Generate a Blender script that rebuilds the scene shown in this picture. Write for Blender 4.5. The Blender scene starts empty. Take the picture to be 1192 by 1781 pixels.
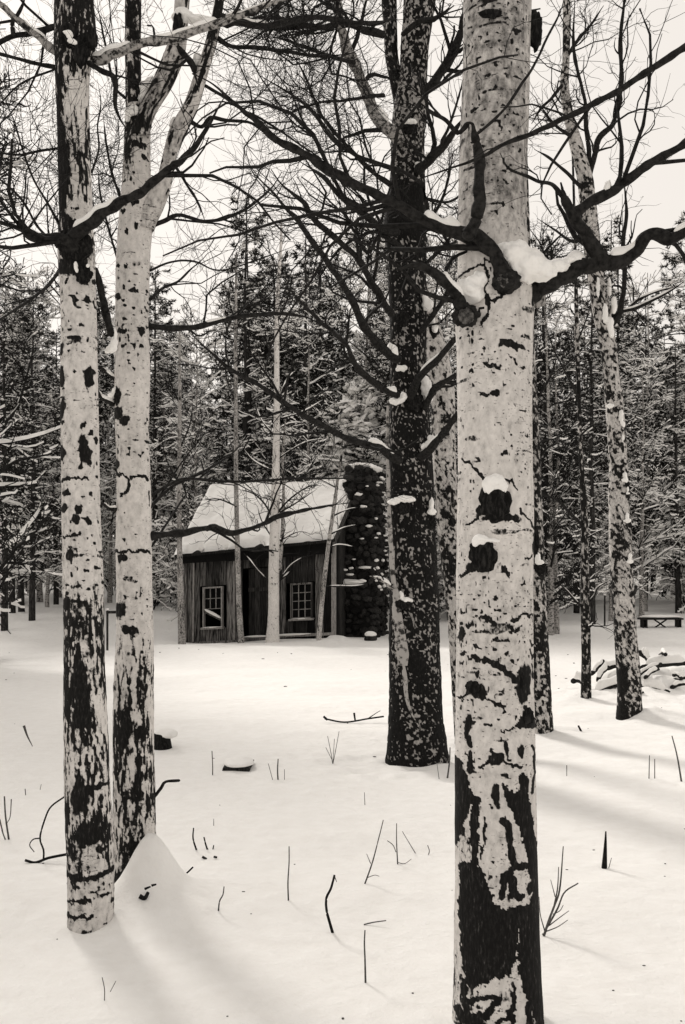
import bpy, math, random
import numpy as np
from mathutils import Vector

# ------------------------------------------------------------------ camera, world, sun, exposure
SC = bpy.context.scene
C = SC.collection
F_PX, CX, HOR, EYE = 1731.0, 596.0, 1000.0, 1.6      # photograph pixels; horizon row; eye height in metres
cam_d = bpy.data.cameras.new('camera'); cam = bpy.data.objects.new('camera', cam_d); C.objects.link(cam)
cam_d.sensor_fit = 'VERTICAL'; cam_d.sensor_height = 36.0; cam_d.sensor_width = 24.0
cam_d.lens = 36.0 * F_PX / 1781.0
cam_d.shift_y = (HOR - 890.5) / 1781.0
cam_d.clip_start = 0.05; cam_d.clip_end = 1500
cam.location = (0, 0, EYE); cam.rotation_euler = (math.radians(90), 0, 0)
SC.camera = cam
SUN_EL, SUN_AZ = 36.0, -30.0          # azimuth measured from +Y towards +X: behind the scene, to the left
w = bpy.data.worlds.new('World'); SC.world = w; w.use_nodes = True
nt = w.node_tree; nt.nodes.clear()
out = nt.nodes.new('ShaderNodeOutputWorld'); bg = nt.nodes.new('ShaderNodeBackground')
sky = nt.nodes.new('ShaderNodeTexSky'); sky.sky_type = 'NISHITA'; sky.sun_disc = False
sky.sun_elevation = math.radians(SUN_EL); sky.sun_rotation = math.radians(SUN_AZ)
sky.air_density = 1.0; sky.dust_density = 4.0; sky.ozone_density = 1.0
bw = nt.nodes.new('ShaderNodeRGBToBW')
pw = nt.nodes.new('ShaderNodeMath'); pw.operation = 'POWER'; pw.inputs[1].default_value = 0.11
mx = nt.nodes.new('ShaderNodeMix'); mx.data_type = 'RGBA'; mx.blend_type = 'MULTIPLY'; mx.inputs[0].default_value = 1.0
mx.inputs[7].default_value = (1.24, 1.165, 1.085, 1)
nt.links.new(sky.outputs[0], bw.inputs[0]); nt.links.new(bw.outputs[0], pw.inputs[0])
nt.links.new(pw.outputs[0], mx.inputs[6]); nt.links.new(mx.outputs[2], bg.inputs[0])
bg.inputs[1].default_value = 0.15
nt.links.new(bg.outputs[0], out.inputs[0])
sd = bpy.data.lights.new('sun', 'SUN'); sun = bpy.data.objects.new('sun', sd); C.objects.link(sun)
sd.energy = 0.62; sd.angle = math.radians(10); sd.color = (1.0, 0.95, 0.89)
_a, _e = math.radians(SUN_AZ), math.radians(SUN_EL)
sun.rotation_euler = (-Vector((math.sin(_a) * math.cos(_e), math.cos(_a) * math.cos(_e), math.sin(_e)))).to_track_quat('-Z', 'Y').to_euler()
SC.view_settings.view_transform = 'Standard'; SC.view_settings.look = 'None'
SC.view_settings.gamma = 1.0; SC.view_settings.use_curve_mapping = False
SC.view_settings.exposure = 2.06
SC.render.engine = 'CYCLES'
SC.cycles.max_bounces = 5; SC.cycles.diffuse_bounces = 3; SC.cycles.glossy_bounces = 1; SC.cycles.transparent_max_bounces = 4

RNG = np.random.default_rng(7)
random.seed(7)

# ------------------------------------------------------------------ numeric helpers
def P3(px, py, Y):
    return np.array([(px - CX) / F_PX * Y, Y, EYE + (HOR - py) / F_PX * Y])

def _hash(ix, iy, iz, seed):
    h = (ix.astype(np.uint32) * np.uint32(374761393) + iy.astype(np.uint32) * np.uint32(668265263)
         + iz.astype(np.uint32) * np.uint32(2147483647) + np.uint32(seed * 1274126177 & 0xffffffff))
    h = (h ^ (h >> np.uint32(13))) * np.uint32(1274126177)
    h = (h ^ (h >> np.uint32(16))) * np.uint32(2246822519)
    h = h ^ (h >> np.uint32(15))
    return h.astype(np.float64) / 4294967295.0 * 2 - 1

def vnoise(p, seed=0):
    p = np.asarray(p, float)
    i = np.floor(p).astype(np.int64); f = p - i; f = f * f * (3 - 2 * f)
    r = 0
    for dx in (0, 1):
        wx = f[:, 0] if dx else 1 - f[:, 0]
        for dy in (0, 1):
            wy = f[:, 1] if dy else 1 - f[:, 1]
            for dz in (0, 1):
                wz = f[:, 2] if dz else 1 - f[:, 2]
                r = r + wx * wy * wz * _hash(i[:, 0] + dx, i[:, 1] + dy, i[:, 2] + dz, seed)
    return r

def fbm(p, seed=0, octv=3):
    p = np.asarray(p, float); s = 0; a = 1.0; t = 0
    for k in range(octv):
        s = s + a * vnoise(p * 2.03 ** k + 17.3 * k, seed + k); t += a; a *= 0.5
    return s / t

def sstep(a, b, x):
    t = np.clip((x - a) / (b - a), 0, 1); return t * t * (3 - 2 * t)

def smooth_line(pts, n):
    """Catmull-Rom through the points, resampled to n points (any dimension)."""
    p = np.asarray(pts, float)
    if len(p) == 2:
        t = np.linspace(0, 1, n)[:, None]; return p[0] * (1 - t) + p[1] * t
    q = np.vstack([2 * p[0] - p[1], p, 2 * p[-1] - p[-2]])
    o = []
    m = max(4, int(math.ceil(3 * n / (len(p) - 1))))
    for k in range(len(p) - 1):
        a, b, c, d = q[k], q[k + 1], q[k + 2], q[k + 3]
        t = np.linspace(0, 1, m, endpoint=(k == len(p) - 2))[:, None]
        o.append(0.5 * ((2 * b) + (c - a) * t + (2 * a - 5 * b + 4 * c - d) * t * t + (3 * b - a - 3 * c + d) * t ** 3))
    o = np.vstack(o)
    s = np.concatenate([[0], np.cumsum(np.linalg.norm(np.diff(o[:, :min(3, o.shape[1])], axis=0), axis=1))])
    u = np.linspace(0, s[-1], n)
    return np.stack([np.interp(u, s, o[:, k]) for k in range(o.shape[1])], 1)

def nrm(v):
    return v / np.maximum(np.linalg.norm(v, axis=-1, keepdims=True), 1e-9)

# ------------------------------------------------------------------ object helpers
def mesh_data(name, V, F, mats, mi=None, col=None, smooth=True):
    me = bpy.data.meshes.new(name)
    V = np.asarray(V, np.float32); F = np.asarray(F, np.int32)
    me.vertices.add(len(V)); me.vertices.foreach_set('co', V.ravel())
    k = F.shape[1]
    me.loops.add(F.size); me.loops.foreach_set('vertex_index', F.ravel())
    me.polygons.add(len(F))
    me.polygons.foreach_set('loop_start', np.arange(0, F.size, k, dtype=np.int32))
    me.polygons.foreach_set('loop_total', np.full(len(F), k, np.int32))
    if mi is not None: me.polygons.foreach_set('material_index', np.asarray(mi, np.int32))
    me.polygons.foreach_set('use_smooth', np.full(len(F), smooth, bool))
    for m in (mats if isinstance(mats, (list, tuple)) else [mats]): me.materials.append(m)
    if col is not None:
        a = me.color_attributes.new('bark', 'FLOAT_COLOR', 'POINT')
        c4 = np.ones((len(V), 4), np.float32); c4[:, :col.shape[1]] = col
        a.data.foreach_set('color', c4.ravel())
    me.update(calc_edges=True); me.validate()
    return me

def add(name, me, parent=None, loc=None, rot=None, scale=None):
    o = bpy.data.objects.new(name, me); C.objects.link(o)
    if parent is not None: o.parent = parent
    if loc is not None: o.location = loc
    if rot is not None: o.rotation_euler = rot
    if scale is not None: o.scale = scale
    return o

def thing(name, label, cat, loc=(0, 0, 0), group=None, rz=0.0):
    o = bpy.data.objects.new(name, None); C.objects.link(o); o.location = loc; o.rotation_euler = (0, 0, rz)
    o.empty_display_size = 0.2
    return tag(o, label, cat, group)

def tag(o, label, cat, group=None, kind=None):
    o['label'] = label; o['category'] = cat
    if group: o['group'] = group
    if kind: o['kind'] = kind
    return o

class MB:
    """collects quads/tris (as quads with a repeated corner avoided: kept as separate lists) for ONE mesh"""
    def __init__(s): s.V = []; s.F = []; s.M = []; s.n = 0
    def put(s, V, F, m=0):
        V = np.asarray(V, float); F = np.asarray(F, int)
        s.V.append(V); s.F.append(F + s.n); s.n += len(V)
        s.M.append(np.full(len(F), m) if np.isscalar(m) else np.asarray(m))
    def data(s, name, mats, smooth=True):
        F = [np.hstack([f, f[:, 2:3]]) if f.shape[1] == 3 else f for f in s.F]
        # triangles are split off so that no degenerate quad is made
        tri = [f.shape[1] == 3 for f in s.F]
        V = np.vstack(s.V)
        if all(tri): return mesh_data(name, V, np.vstack(s.F), mats, np.concatenate(s.M), smooth=smooth)
        T = []; TM = []
        for f, m, t in zip(s.F, s.M, tri):
            if t: T.append(f); TM.append(m)
            else: T += [f[:, [0, 1, 2]], f[:, [0, 2, 3]]]; TM += [m, m]
        return mesh_data(name, V, np.vstack(T), mats, np.concatenate(TM), smooth=smooth)

def box_vf(x0, x1, y0, y1, z0, z1):
    V = np.array([[x, y, z] for z in (z0, z1) for y in (y0, y1) for x in (x0, x1)], float)
    F = np.array([[0, 2, 3, 1], [4, 5, 7, 6], [0, 1, 5, 4], [2, 6, 7, 3], [0, 4, 6, 2], [1, 3, 7, 5]])
    return V, F

def tubes(P, R, S=4, snow=None, phase=0.0, snow_h=0.0):
    """P (M,N,3) R (M,N) -> V, F(quads), mi; snow (M,) amount 0..1 raises the ridge and whitens the top faces"""
    M, N, _ = P.shape
    T = np.empty_like(P); T[:, 1:-1] = P[:, 2:] - P[:, :-2]; T[:, 0] = P[:, 1] - P[:, 0]; T[:, -1] = P[:, -1] - P[:, -2]
    T = nrm(T)
    up = np.zeros_like(T); up[..., 2] = 1
    steep = np.abs(T[..., 2:3]) > 0.97
    ref = np.where(steep, np.array([0.0, 1.0, 0.0]), up)
    side = nrm(np.cross(T, ref)); upv = np.cross(side, T)
    a = np.arange(S) * 2 * np.pi / S + phase
    ca, sa = np.cos(a), np.sin(a)
    rr = R[:, :, None, None]
    V = P[:, :, None, :] + rr * (ca[None, None, :, None] * side[:, :, None, :] + sa[None, None, :, None] * upv[:, :, None, :])
    hz = 1 - np.abs(T[..., 2])                                       # how level the tube runs
    if snow is not None:
        lift = (np.maximum(sa, 0)[None, None, :] * (snow[:, None] * sstep(0.12, 0.5, hz))[:, :, None])
        V[..., 2] += lift * (0.9 * R[:, :, None] + 0.004 + snow_h)
    V = V.reshape(-1, 3)
    b = (np.arange(M) * N * S)[:, None, None] + (np.arange(N - 1) * S)[None, :, None]
    j = np.arange(S); j2 = (j + 1) % S
    F = np.stack([b + j, b + j2, b + S + j2, b + S + j], -1).reshape(-1, 4)
    mi = np.zeros((M, N - 1, S), int)
    if snow is not None:
        mid = np.sin(a + np.pi / S)
        mi = ((mid[None, None, :] > 0.2) & ((snow[:, None] * sstep(0.12, 0.5, (hz[:, 1:] + hz[:, :-1]) / 2))[:, :, None] > 0.3)).astype(int)
    return V, F, mi.reshape(-1)

def grow(P, R, per_m, len_lo, len_hi, rng, ang=(30, 65), up=0.10, wig=0.28, N=6, rfrac=(0.4, 0.6), rmin=0.0012, tmin=0.15, taper=0.35, kmax=None, lat=None):
    """children of the polylines P (M,N,3): random places, leaving at an angle, wandering, turning up"""
    M, n, _ = P.shape
    L = np.linalg.norm(np.diff(P, axis=1), axis=2).sum(1)
    cnt = rng.poisson(per_m * L)
    if kmax: cnt = np.minimum(cnt, kmax)
    idx = np.repeat(np.arange(M), cnt); K = len(idx)
    if K == 0: return np.zeros((0, N, 3)), np.zeros((0, N))
    t = rng.uniform(tmin, 1.0, K) * (n - 1); i0 = np.minimum(t.astype(int), n - 2); f = (t - i0)[:, None]
    p0 = P[idx, i0] * (1 - f) + P[idx, i0 + 1] * f
    tg = nrm(P[idx, i0 + 1] - P[idx, i0])
    r0 = R[idx, i0] * (1 - f[:, 0]) + R[idx, i0 + 1] * f[:, 0]
    rv = rng.normal(size=(K, 3))
    if lat is not None: rv = rv * np.asarray(lat)
    perp = nrm(np.cross(tg, rv))
    a = np.radians(rng.uniform(*ang, K))[:, None]
    d = nrm(np.cos(a) * tg + np.sin(a) * perp)
    d[:, 2] = np.where(d[:, 2] < -0.3, d[:, 2] * 0.4, d[:, 2]); d = nrm(d)
    ln = rng.uniform(len_lo, len_hi, K) * (1.15 - 0.6 * t / (n - 1))
    st = (ln / (N - 1))[:, None]
    Q = np.empty((K, N, 3)); Q[:, 0] = p0
    bend = rng.normal(size=(K, 3)) * wig * 0.5
    for k in range(1, N):
        Q[:, k] = Q[:, k - 1] + d * st
        d = nrm(d + rng.normal(size=(K, 3)) * wig + bend + np.array([0, 0, up]))
    ra = np.maximum(r0 * rng.uniform(*rfrac, K), rmin)[:, None]
    RR = ra * np.linspace(1, taper, N)[None, :]
    return Q, RR

ICO = {}
def ico(sub):
    if sub in ICO: return ICO[sub]
    import bmesh
    bm = bmesh.new(); bmesh.ops.create_icosphere(bm, subdivisions=sub, radius=1.0)
    bm.verts.ensure_lookup_table()
    V = np.array([v.co[:] for v in bm.verts]); Fc = np.array([[v.index for v in f.verts] for f in bm.faces]); bm.free()
    ICO[sub] = (V, Fc); return ICO[sub]

def blob_vf(c, r, sub=2, amp=0.18, seed=0, fr=1.6, flat=0.0):
    V, Fc = ico(sub)
    n = fbm(V * fr + seed * 3.7, seed, 2)
    W = V * (1 + amp * n)[:, None]
    if flat: W[:, 2] = np.where(W[:, 2] < 0, W[:, 2] * (1 - flat), W[:, 2])
    return W * np.asarray(r) + np.asarray(c), Fc

# ------------------------------------------------------------------ materials
def new_mat(name):
    m = bpy.data.materials.new(name); m.use_nodes = True
    n = m.node_tree; b = n.nodes['Principled BSDF']; b.inputs['Roughness'].default_value = 0.9
    b.inputs['Specular IOR Level'].default_value = 0.15
    return m, n, b

def ramp(n, src, stops):
    r = n.nodes.new('ShaderNodeValToRGB'); e = r.color_ramp.elements
    while len(e) < len(stops): e.new(0.5)
    for k, (p, c) in enumerate(stops): e[k].position = p; e[k].color = (*c, 1)
    n.links.new(src, r.inputs[0]); return r

def noise_node(n, scale, detail=3, rough=0.55, vec=None, stretch=None):
    t = n.nodes.new('ShaderNodeTexNoise'); t.inputs['Scale'].default_value = scale
    t.inputs['Detail'].default_value = detail; t.inputs['Roughness'].default_value = rough
    tc = n.nodes.new('ShaderNodeTexCoord')
    if stretch is not None:
        mp = n.nodes.new('ShaderNodeMapping'); mp.inputs['Scale'].default_value = stretch
        n.links.new(tc.outputs['Object'], mp.inputs[0]); n.links.new(mp.outputs[0], t.inputs['Vector'])
    else: n.links.new(tc.outputs['Object'], t.inputs['Vector'])
    return t

def bump(n, b, src, strength, dist=0.01):
    bp = n.nodes.new('ShaderNodeBump'); bp.inputs['Strength'].default_value = strength; bp.inputs['Distance'].default_value = dist
    n.links.new(src, bp.inputs['Height']); n.links.new(bp.outputs[0], b.inputs['Normal'])

def mat_noise(name, c0, c1, scale, stretch=None, lo=0.35, hi=0.65, bs=0.3, bd=0.005, detail=4, rough=0.6, rnd=0.0):
    m, n, b = new_mat(name)
    t = noise_node(n, scale, detail, rough, stretch=stretch)
    r = ramp(n, t.outputs[0], [(lo, c0), (hi, c1)])
    col = r.outputs[0]
    if rnd:                                   # every board has weathered a little differently
        oi = n.nodes.new('ShaderNodeObjectInfo'); mr = n.nodes.new('ShaderNodeMapRange'); mr.inputs[3].default_value = 1 - rnd; mr.inputs[4].default_value = 1 + rnd
        n.links.new(oi.outputs['Random'], mr.inputs[0]); ml = n.nodes.new('ShaderNodeVectorMath'); ml.operation = 'SCALE'
        n.links.new(col, ml.inputs[0]); n.links.new(mr.outputs[0], ml.inputs['Scale']); col = ml.outputs[0]
    n.links.new(col, b.inputs['Base Color'])
    if bs: bump(n, b, t.outputs[0], bs, bd)
    return m

def g(v, warm=1.0):
    return (v, v * (1 - 0.04 * warm), v * (1 - 0.08 * warm))

def mat_bark(name, pale0, pale1, dark, fine=90.0, amp=1.0, speck=0.0):
    m, n, b = new_mat(name)
    at = n.nodes.new('ShaderNodeAttribute'); at.attribute_name = 'bark'
    sep = n.nodes.new('ShaderNodeSeparateColor'); n.links.new(at.outputs['Color'], sep.inputs[0])
    f1 = noise_node(n, fine, 3, 0.6, stretch=(1, 1, 0.6))
    ad = n.nodes.new('ShaderNodeMath'); ad.operation = 'MULTIPLY_ADD'; ad.inputs[1].default_value = amp; ad.inputs[2].default_value = -amp / 2
    n.links.new(f1.outputs[0], ad.inputs[0])
    sm = n.nodes.new('ShaderNodeMath'); sm.operation = 'ADD'
    n.links.new(sep.outputs[0], sm.inputs[0]); n.links.new(ad.outputs[0], sm.inputs[1])
    rp = ramp(n, sm.outputs[0], [(0.40, (0, 0, 0)), (0.60, (1, 1, 1))])
    f2 = noise_node(n, 38, 4, 0.65, stretch=(1, 1, 0.7))
    ad2 = n.nodes.new('ShaderNodeMath'); ad2.operation = 'ADD'
    n.links.new(f2.outputs[0], ad2.inputs[0]); n.links.new(sep.outputs[1], ad2.inputs[1])
    pr = ramp(n, ad2.outputs[0], [(0.32, pale1), (0.62, pale0), (0.95, g(0.09))])
    f3 = noise_node(n, 120, 3, 0.65, stretch=(1, 1, 0.28))
    dr = ramp(n, f3.outputs[0], [(0.45, dark), (0.62, tuple(v * 2.2 for v in dark)), (0.76, tuple(v * 12 for v in dark))])
    mx = n.nodes.new('ShaderNodeMix'); mx.data_type = 'RGBA'
    fac = rp.outputs[0]
    if speck:
        s1 = noise_node(n, 120, 2, 0.5, stretch=(0.6, 0.6, 1.5)); s0 = noise_node(n, 7, 2, 0.5)
        sa = n.nodes.new('ShaderNodeMath'); sa.operation = 'MULTIPLY_ADD'; sa.inputs[1].default_value = 0.35
        n.links.new(s0.outputs[0], sa.inputs[0]); n.links.new(s1.outputs[0], sa.inputs[2])
        sr = ramp(n, sa.outputs[0], [(0.80 - speck, (0, 0, 0)), (0.90 - speck, (0.85, 0.85, 0.85))])
        mm = n.nodes.new('ShaderNodeMath'); mm.operation = 'MAXIMUM'
        n.links.new(sr.outputs[0], mm.inputs[0]); n.links.new(rp.outputs[0], mm.inputs[1]); fac = mm.outputs[0]
    n.links.new(fac, mx.inputs[0]); n.links.new(pr.outputs[0], mx.inputs[6]); n.links.new(dr.outputs[0], mx.inputs[7])
    n.links.new(mx.outputs[2], b.inputs['Base Color'])
    hb_ = n.nodes.new('ShaderNodeMath'); hb_.operation = 'MULTIPLY_ADD'; hb_.inputs[1].default_value = 0.9
    n.links.new(fac, hb_.inputs[0]); n.links.new(f2.outputs[0], hb_.inputs[2])
    bump(n, b, hb_.outputs[0], 0.7, 0.006)
    return m

def mat_snow():
    m, n, b = new_mat('snow')
    t = noise_node(n, 9.0, 5, 0.6); t2 = noise_node(n, 220.0, 2, 0.7)
    r = ramp(n, t.outputs[0], [(0.3, (0.83, 0.815, 0.79)), (0.7, (0.88, 0.87, 0.85))])
    n.links.new(r.outputs[0], b.inputs['Base Color'])
    ad = n.nodes.new('ShaderNodeMath'); ad.operation = 'MULTIPLY_ADD'; ad.inputs[1].default_value = 0.12
    n.links.new(t2.outputs[0], ad.inputs[0]); n.links.new(t.outputs[0], ad.inputs[2])
    t3 = noise_node(n, 2.6, 4, 0.6); a3 = n.nodes.new('ShaderNodeMath'); a3.operation = 'MULTIPLY_ADD'; a3.inputs[1].default_value = 1.6
    n.links.new(t3.outputs[0], a3.inputs[0]); n.links.new(ad.outputs[0], a3.inputs[2]); bump(n, b, a3.outputs[0], 0.55, 0.03)
    b.inputs['Roughness'].default_value = 0.8
    return m

SNOW = mat_snow()
BARK = mat_bark('aspen_bark', g(0.52), g(0.70), g(0.007), speck=-0.03)
BARKD = mat_bark('furrowed_bark', g(0.24), g(0.44), g(0.005), fine=70, amp=0.8)
TWIG = mat_noise('twig_bark', g(0.006), g(0.022), 60)
LIMB = mat_noise('limb_bark', g(0.005), g(0.026), 55, bs=0.5, bd=0.006)
LIMBP = mat_noise('pale_limb_bark', g(0.015), g(0.34), 45, lo=0.40, hi=0.56, bs=0.5, bd=0.005)
BLACK = mat_noise('knot_wood', g(0.004), g(0.035), 90, stretch=(1, 1, 0.3), lo=0.45, hi=0.75, bs=0.9, bd=0.01)
FTRUNK = mat_noise('pine_trunk_bark', g(0.012), g(0.07), 9, stretch=(3, 3, 0.6), lo=0.4, hi=0.7, bs=0.4, bd=0.02)
FASPEN = mat_noise('far_aspen_bark', g(0.03), g(0.36), 16, stretch=(1, 1, 1.3), lo=0.40, hi=0.50, bs=0.2)
NEEDLE = mat_noise('pine_needles', (0.008, 0.008, 0.007), (0.026, 0.025, 0.023), 8, bs=0)
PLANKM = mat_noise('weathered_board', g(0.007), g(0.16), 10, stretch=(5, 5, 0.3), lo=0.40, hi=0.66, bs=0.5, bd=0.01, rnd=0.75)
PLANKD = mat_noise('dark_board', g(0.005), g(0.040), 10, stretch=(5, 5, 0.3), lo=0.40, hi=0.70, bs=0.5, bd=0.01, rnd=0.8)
TRIM = mat_noise('bleached_trim', g(0.16), g(0.34), 14, stretch=(3, 3, 0.6), bs=0.3)
STONE = mat_noise('chimney_stone', g(0.006), g(0.045), 7, lo=0.38, hi=0.7, bs=0.7, bd=0.03, rnd=0.7)
MORTAR = mat_noise('mortar', g(0.006), g(0.012), 20)
PAINTED_SHADE = mat_noise('painted_shade', g(0.004), g(0.007), 5, bs=0)  # near-black colour painting the eave shadow and the unlit interior
STEM = mat_noise('dry_stem', g(0.04), g(0.12), 70)
CUT = mat_noise('old_cut_wood', g(0.02), g(0.14), 70, lo=0.38, hi=0.7, bs=0.6, bd=0.008)
def glass():
    m, n, b = new_mat('window_glass'); b.inputs['Base Color'].default_value = (0.004, 0.004, 0.004, 1)
    b.inputs['Roughness'].default_value = 0.25; b.inputs['Specular IOR Level'].default_value = 0.06; return m
GLASS = glass()

# ------------------------------------------------------------------ ground
TREES_BASE = {}   # filled below for wells and drifts: (x, y, r, height)
DRIFTS = [(-0.93, 4.83, 0.13, 0.18), (-0.87, 4.72, 0.28, 0.10), (-1.32, 4.35, 0.35, 0.03), (0.64, 8.45, 0.9, -0.10), (0.86, 8.35, 0.30, 0.05),
          (3.28, 10.80, 0.28, 0.12), (3.5, 10.6, 0.5, 0.05), (2.15, 9.75, 0.35, 0.06), (0.55, 3.35, 0.4, 0.03),
          (-1.70, 9.25, 0.22, 0.02), (3.9, 12.9, 0.9, 0.16), (3.1, 12.7, 0.5, 0.08), (-0.2, 24.0, 0.6, 0.12), (-3.5, 24.9, 1.2, -0.05)]
def height(x, y):
    x = np.asarray(x, float); y = np.asarray(y, float)
    sh = x.shape; p = np.stack([x.ravel(), y.ravel(), np.zeros(x.size)], 1)
    h = 0.045 * vnoise(p * [0.35, 0.35, 1], 3) + 0.030 * vnoise(p * [0.55, 1.6, 1], 4) + 0.009 * vnoise(p * [2.2, 3.5, 1], 5) + 0.003 * vnoise(p * 9, 6)
    X, Y = p[:, 0], p[:, 1]
    h = h * np.clip((Y + 1) / 4, 0.3, 1)
    h += 0.035 * np.maximum(0, Y - 27) + 0.0006 * np.maximum(0, Y - 40) ** 2 * (Y < 140) + 6 * (Y >= 140)
    h += np.where(X > 6, 0.018 * (X - 6), 0) * sstep(14, 24, Y)
    h -= 0.025 * np.maximum(0, -X - 1) * sstep(14, 24, Y) * (1 - sstep(28, 34, Y)) * 1.0
    for bx, by, br, bh in DRIFTS:
        d = np.hypot(X - bx, Y - by) / br
        h += bh * np.exp(-d ** 1.8) * (1 + 0.35 * vnoise(p * [7, 7, 1], 14))
    h -= 0.012 * np.exp(-((Y - 6.2 - 0.3 * np.sin(X * 0.9)) / 0.22) ** 2) * (X < 0.2)
    return h.reshape(sh)
def H(x, y): return float(height(np.array([x]), np.array([y]))[0])
def ground_hit(px, py):
    """where the ray of a photo pixel meets the snow"""
    Y = EYE * F_PX / max(py - HOR, 4)
    for _ in range(12):
        x = (px - CX) / F_PX * Y
        Y = max(1.5, (EYE - H(x, Y)) * F_PX / max(py - HOR, 4)) * 0.6 + Y * 0.4
    x = (px - CX) / F_PX * Y
    return np.array([x, Y, H(x, Y)])

ys = np.concatenate([np.linspace(-40, 1, 24), np.linspace(1.2, 7, 190), np.linspace(7.05, 16, 150), np.linspace(16.2, 45, 110), np.linspace(46, 140, 48), np.linspace(160, 700, 14)])
xs = np.concatenate([np.linspace(-500, -30, 22), np.linspace(-28, -6, 50), np.linspace(-5.9, -2.3, 60), np.linspace(-2.26, 2.4, 150), np.linspace(2.45, 6, 60), np.linspace(6.3, 28, 50), np.linspace(30, 500, 22)])
gx, gy = np.meshgrid(xs, ys)
gz = height(gx, gy)
V = np.stack([gx.ravel(), gy.ravel(), gz.ravel()], 1)
nx, ny = len(xs), len(ys)
i = np.arange(ny - 1)[:, None] * nx + np.arange(nx - 1)[None, :]
Fg = np.stack([i, i + 1, i + nx + 1, i + nx], -1).reshape(-1, 4)
o = add('snow_ground', mesh_data('snow_ground', V, Fg, SNOW)); o['kind'] = 'structure'
o['label'] = 'snow covered ground of the clearing and forest floor'

# ------------------------------------------------------------------ trunks with traced outlines and bark marks
def feature_mask(px, py, feats, seed, warp=3.0):
    """bark marks: ellipses, strokes and outlines given where they sit on the trunk"""
    q = np.stack([px * 0.16, py * 0.10, np.zeros_like(px)], 1)
    wx = px + warp * (fbm(q, seed, 3) * 1.6); wy = py + warp * 1.3 * (fbm(q + 50, seed + 9, 3) * 1.6)
    m = np.zeros_like(px); soft = np.zeros_like(px)
    for ft in feats:
        k = ft[0]
        if k == 'e':
            _, cx, cy, rx, ry, an = ft[:6]; s = ft[6] if len(ft) > 6 else 1.0
            a = math.radians(an); dx, dy = wx - cx, wy - cy
            u = (dx * math.cos(a) + dy * math.sin(a)) / rx; v = (-dx * math.sin(a) + dy * math.cos(a)) / ry
            e_ = 1 - sstep(0.6, 1.45, np.sqrt(u * u + v * v))
            if s < 0.95: soft = np.maximum(soft, s * e_)
            else: m = np.maximum(m, e_)
        elif k == 'l':
            _, pts, wd = ft[:3]; s = ft[3] if len(ft) > 3 else 1.0
            d = np.full_like(px, 1e9)
            for (x0, y0), (x1, y1) in zip(pts[:-1], pts[1:]):
                ex, ey = x1 - x0, y1 - y0; L2 = ex * ex + ey * ey + 1e-9
                t = np.clip(((wx - x0) * ex + (wy - y0) * ey) / L2, 0, 1)
                d = np.minimum(d, np.hypot(wx - x0 - t * ex, wy - y0 - t * ey))
            m = np.maximum(m, s * (1 - sstep(wd * 0.35, wd * 0.7 + 0.8, d)))
        elif k in ('p', 'c'):
            poly = ft[1]; ins = np.zeros(len(px), bool); j = len(poly) - 1
            for i_ in range(len(poly)):
                x0, y0 = poly[i_]; x1, y1 = poly[j]; j = i_
                c = ((y0 > wy) != (y1 > wy)) & (wx < (x1 - x0) * (wy - y0) / (y1 - y0 + 1e-9) + x0)
                ins ^= c
            if k == 'p': m = np.where(ins, 0.95, m)
            elif k == 'c': soft = np.where(ins, np.maximum(soft, ft[2]), soft)
    return m, soft

def aspen_dark(th, r, Z, py, rng_seed, rough, fs=1.0, sp_t=0.66, ff=1.0):
    """rough(py) 0..1: how far the bark has broken into black furrows"""
    q = np.stack([np.cos(th) * r, np.sin(th) * r, Z], 1)
    big = vnoise(q * [5, 5, 4], rng_seed + 3)
    sp = vnoise(q * np.array([75, 75, 70]) * fs, rng_seed); sp2 = vnoise(q * np.array([42, 42, 60]) * fs, rng_seed + 5)
    spots = sstep(0.50, 0.85, sp + 0.25 * big) * 0.7 + sstep(sp_t, sp_t + 0.24, sp2 + 0.25 * big) * 0.9
    f1 = fbm(q * np.array([78, 78, 17]) * fs * ff, rng_seed + 11, 3); f2 = fbm(q * [20, 20, 6], rng_seed + 21, 2)
    hb = fbm(q * [9, 9, 44], rng_seed + 31, 2)
    fur = 0.42 + 1.25 * f1 + 0.75 * f2
    line = sstep(0.42, 0.6, hb) * 0.8
    k = rough(py)
    return np.clip(np.maximum(spots, line * 0.7) * (1 - 0.6 * k) + k * (fur + 0.02), 0, 1), big

def speckle_dark(th, r, Z, py, seed, rough):
    q = np.stack([np.cos(th) * r, np.sin(th) * r, Z], 1)
    f1 = vnoise(q * [38, 38, 34], seed); f2 = vnoise(q * [75, 75, 60], seed + 3); f3 = vnoise(q * [8, 8, 3], seed + 6)
    return np.clip(0.18 + 0.62 * rough(py) + 0.55 * f1 + 0.35 * f2 + 0.25 * f3, 0, 1), f3

def furrow_dark(th, r, Z, py, seed, rough):
    q = np.stack([np.cos(th) * r, np.sin(th) * r, Z], 1)
    f1 = vnoise(q * [55, 55, 42], seed); f2 = vnoise(q * [105, 105, 80], seed + 3); f3 = vnoise(q * [7, 7, 2.5], seed + 6)
    k = rough(py)
    return np.clip(0.92 - 0.75 * sstep(0.04, 0.52, f1 * 0.65 + f2 * 0.55 + 0.30 * f3 + 0.30 * (1 - k)), 0, 1), f3

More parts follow.
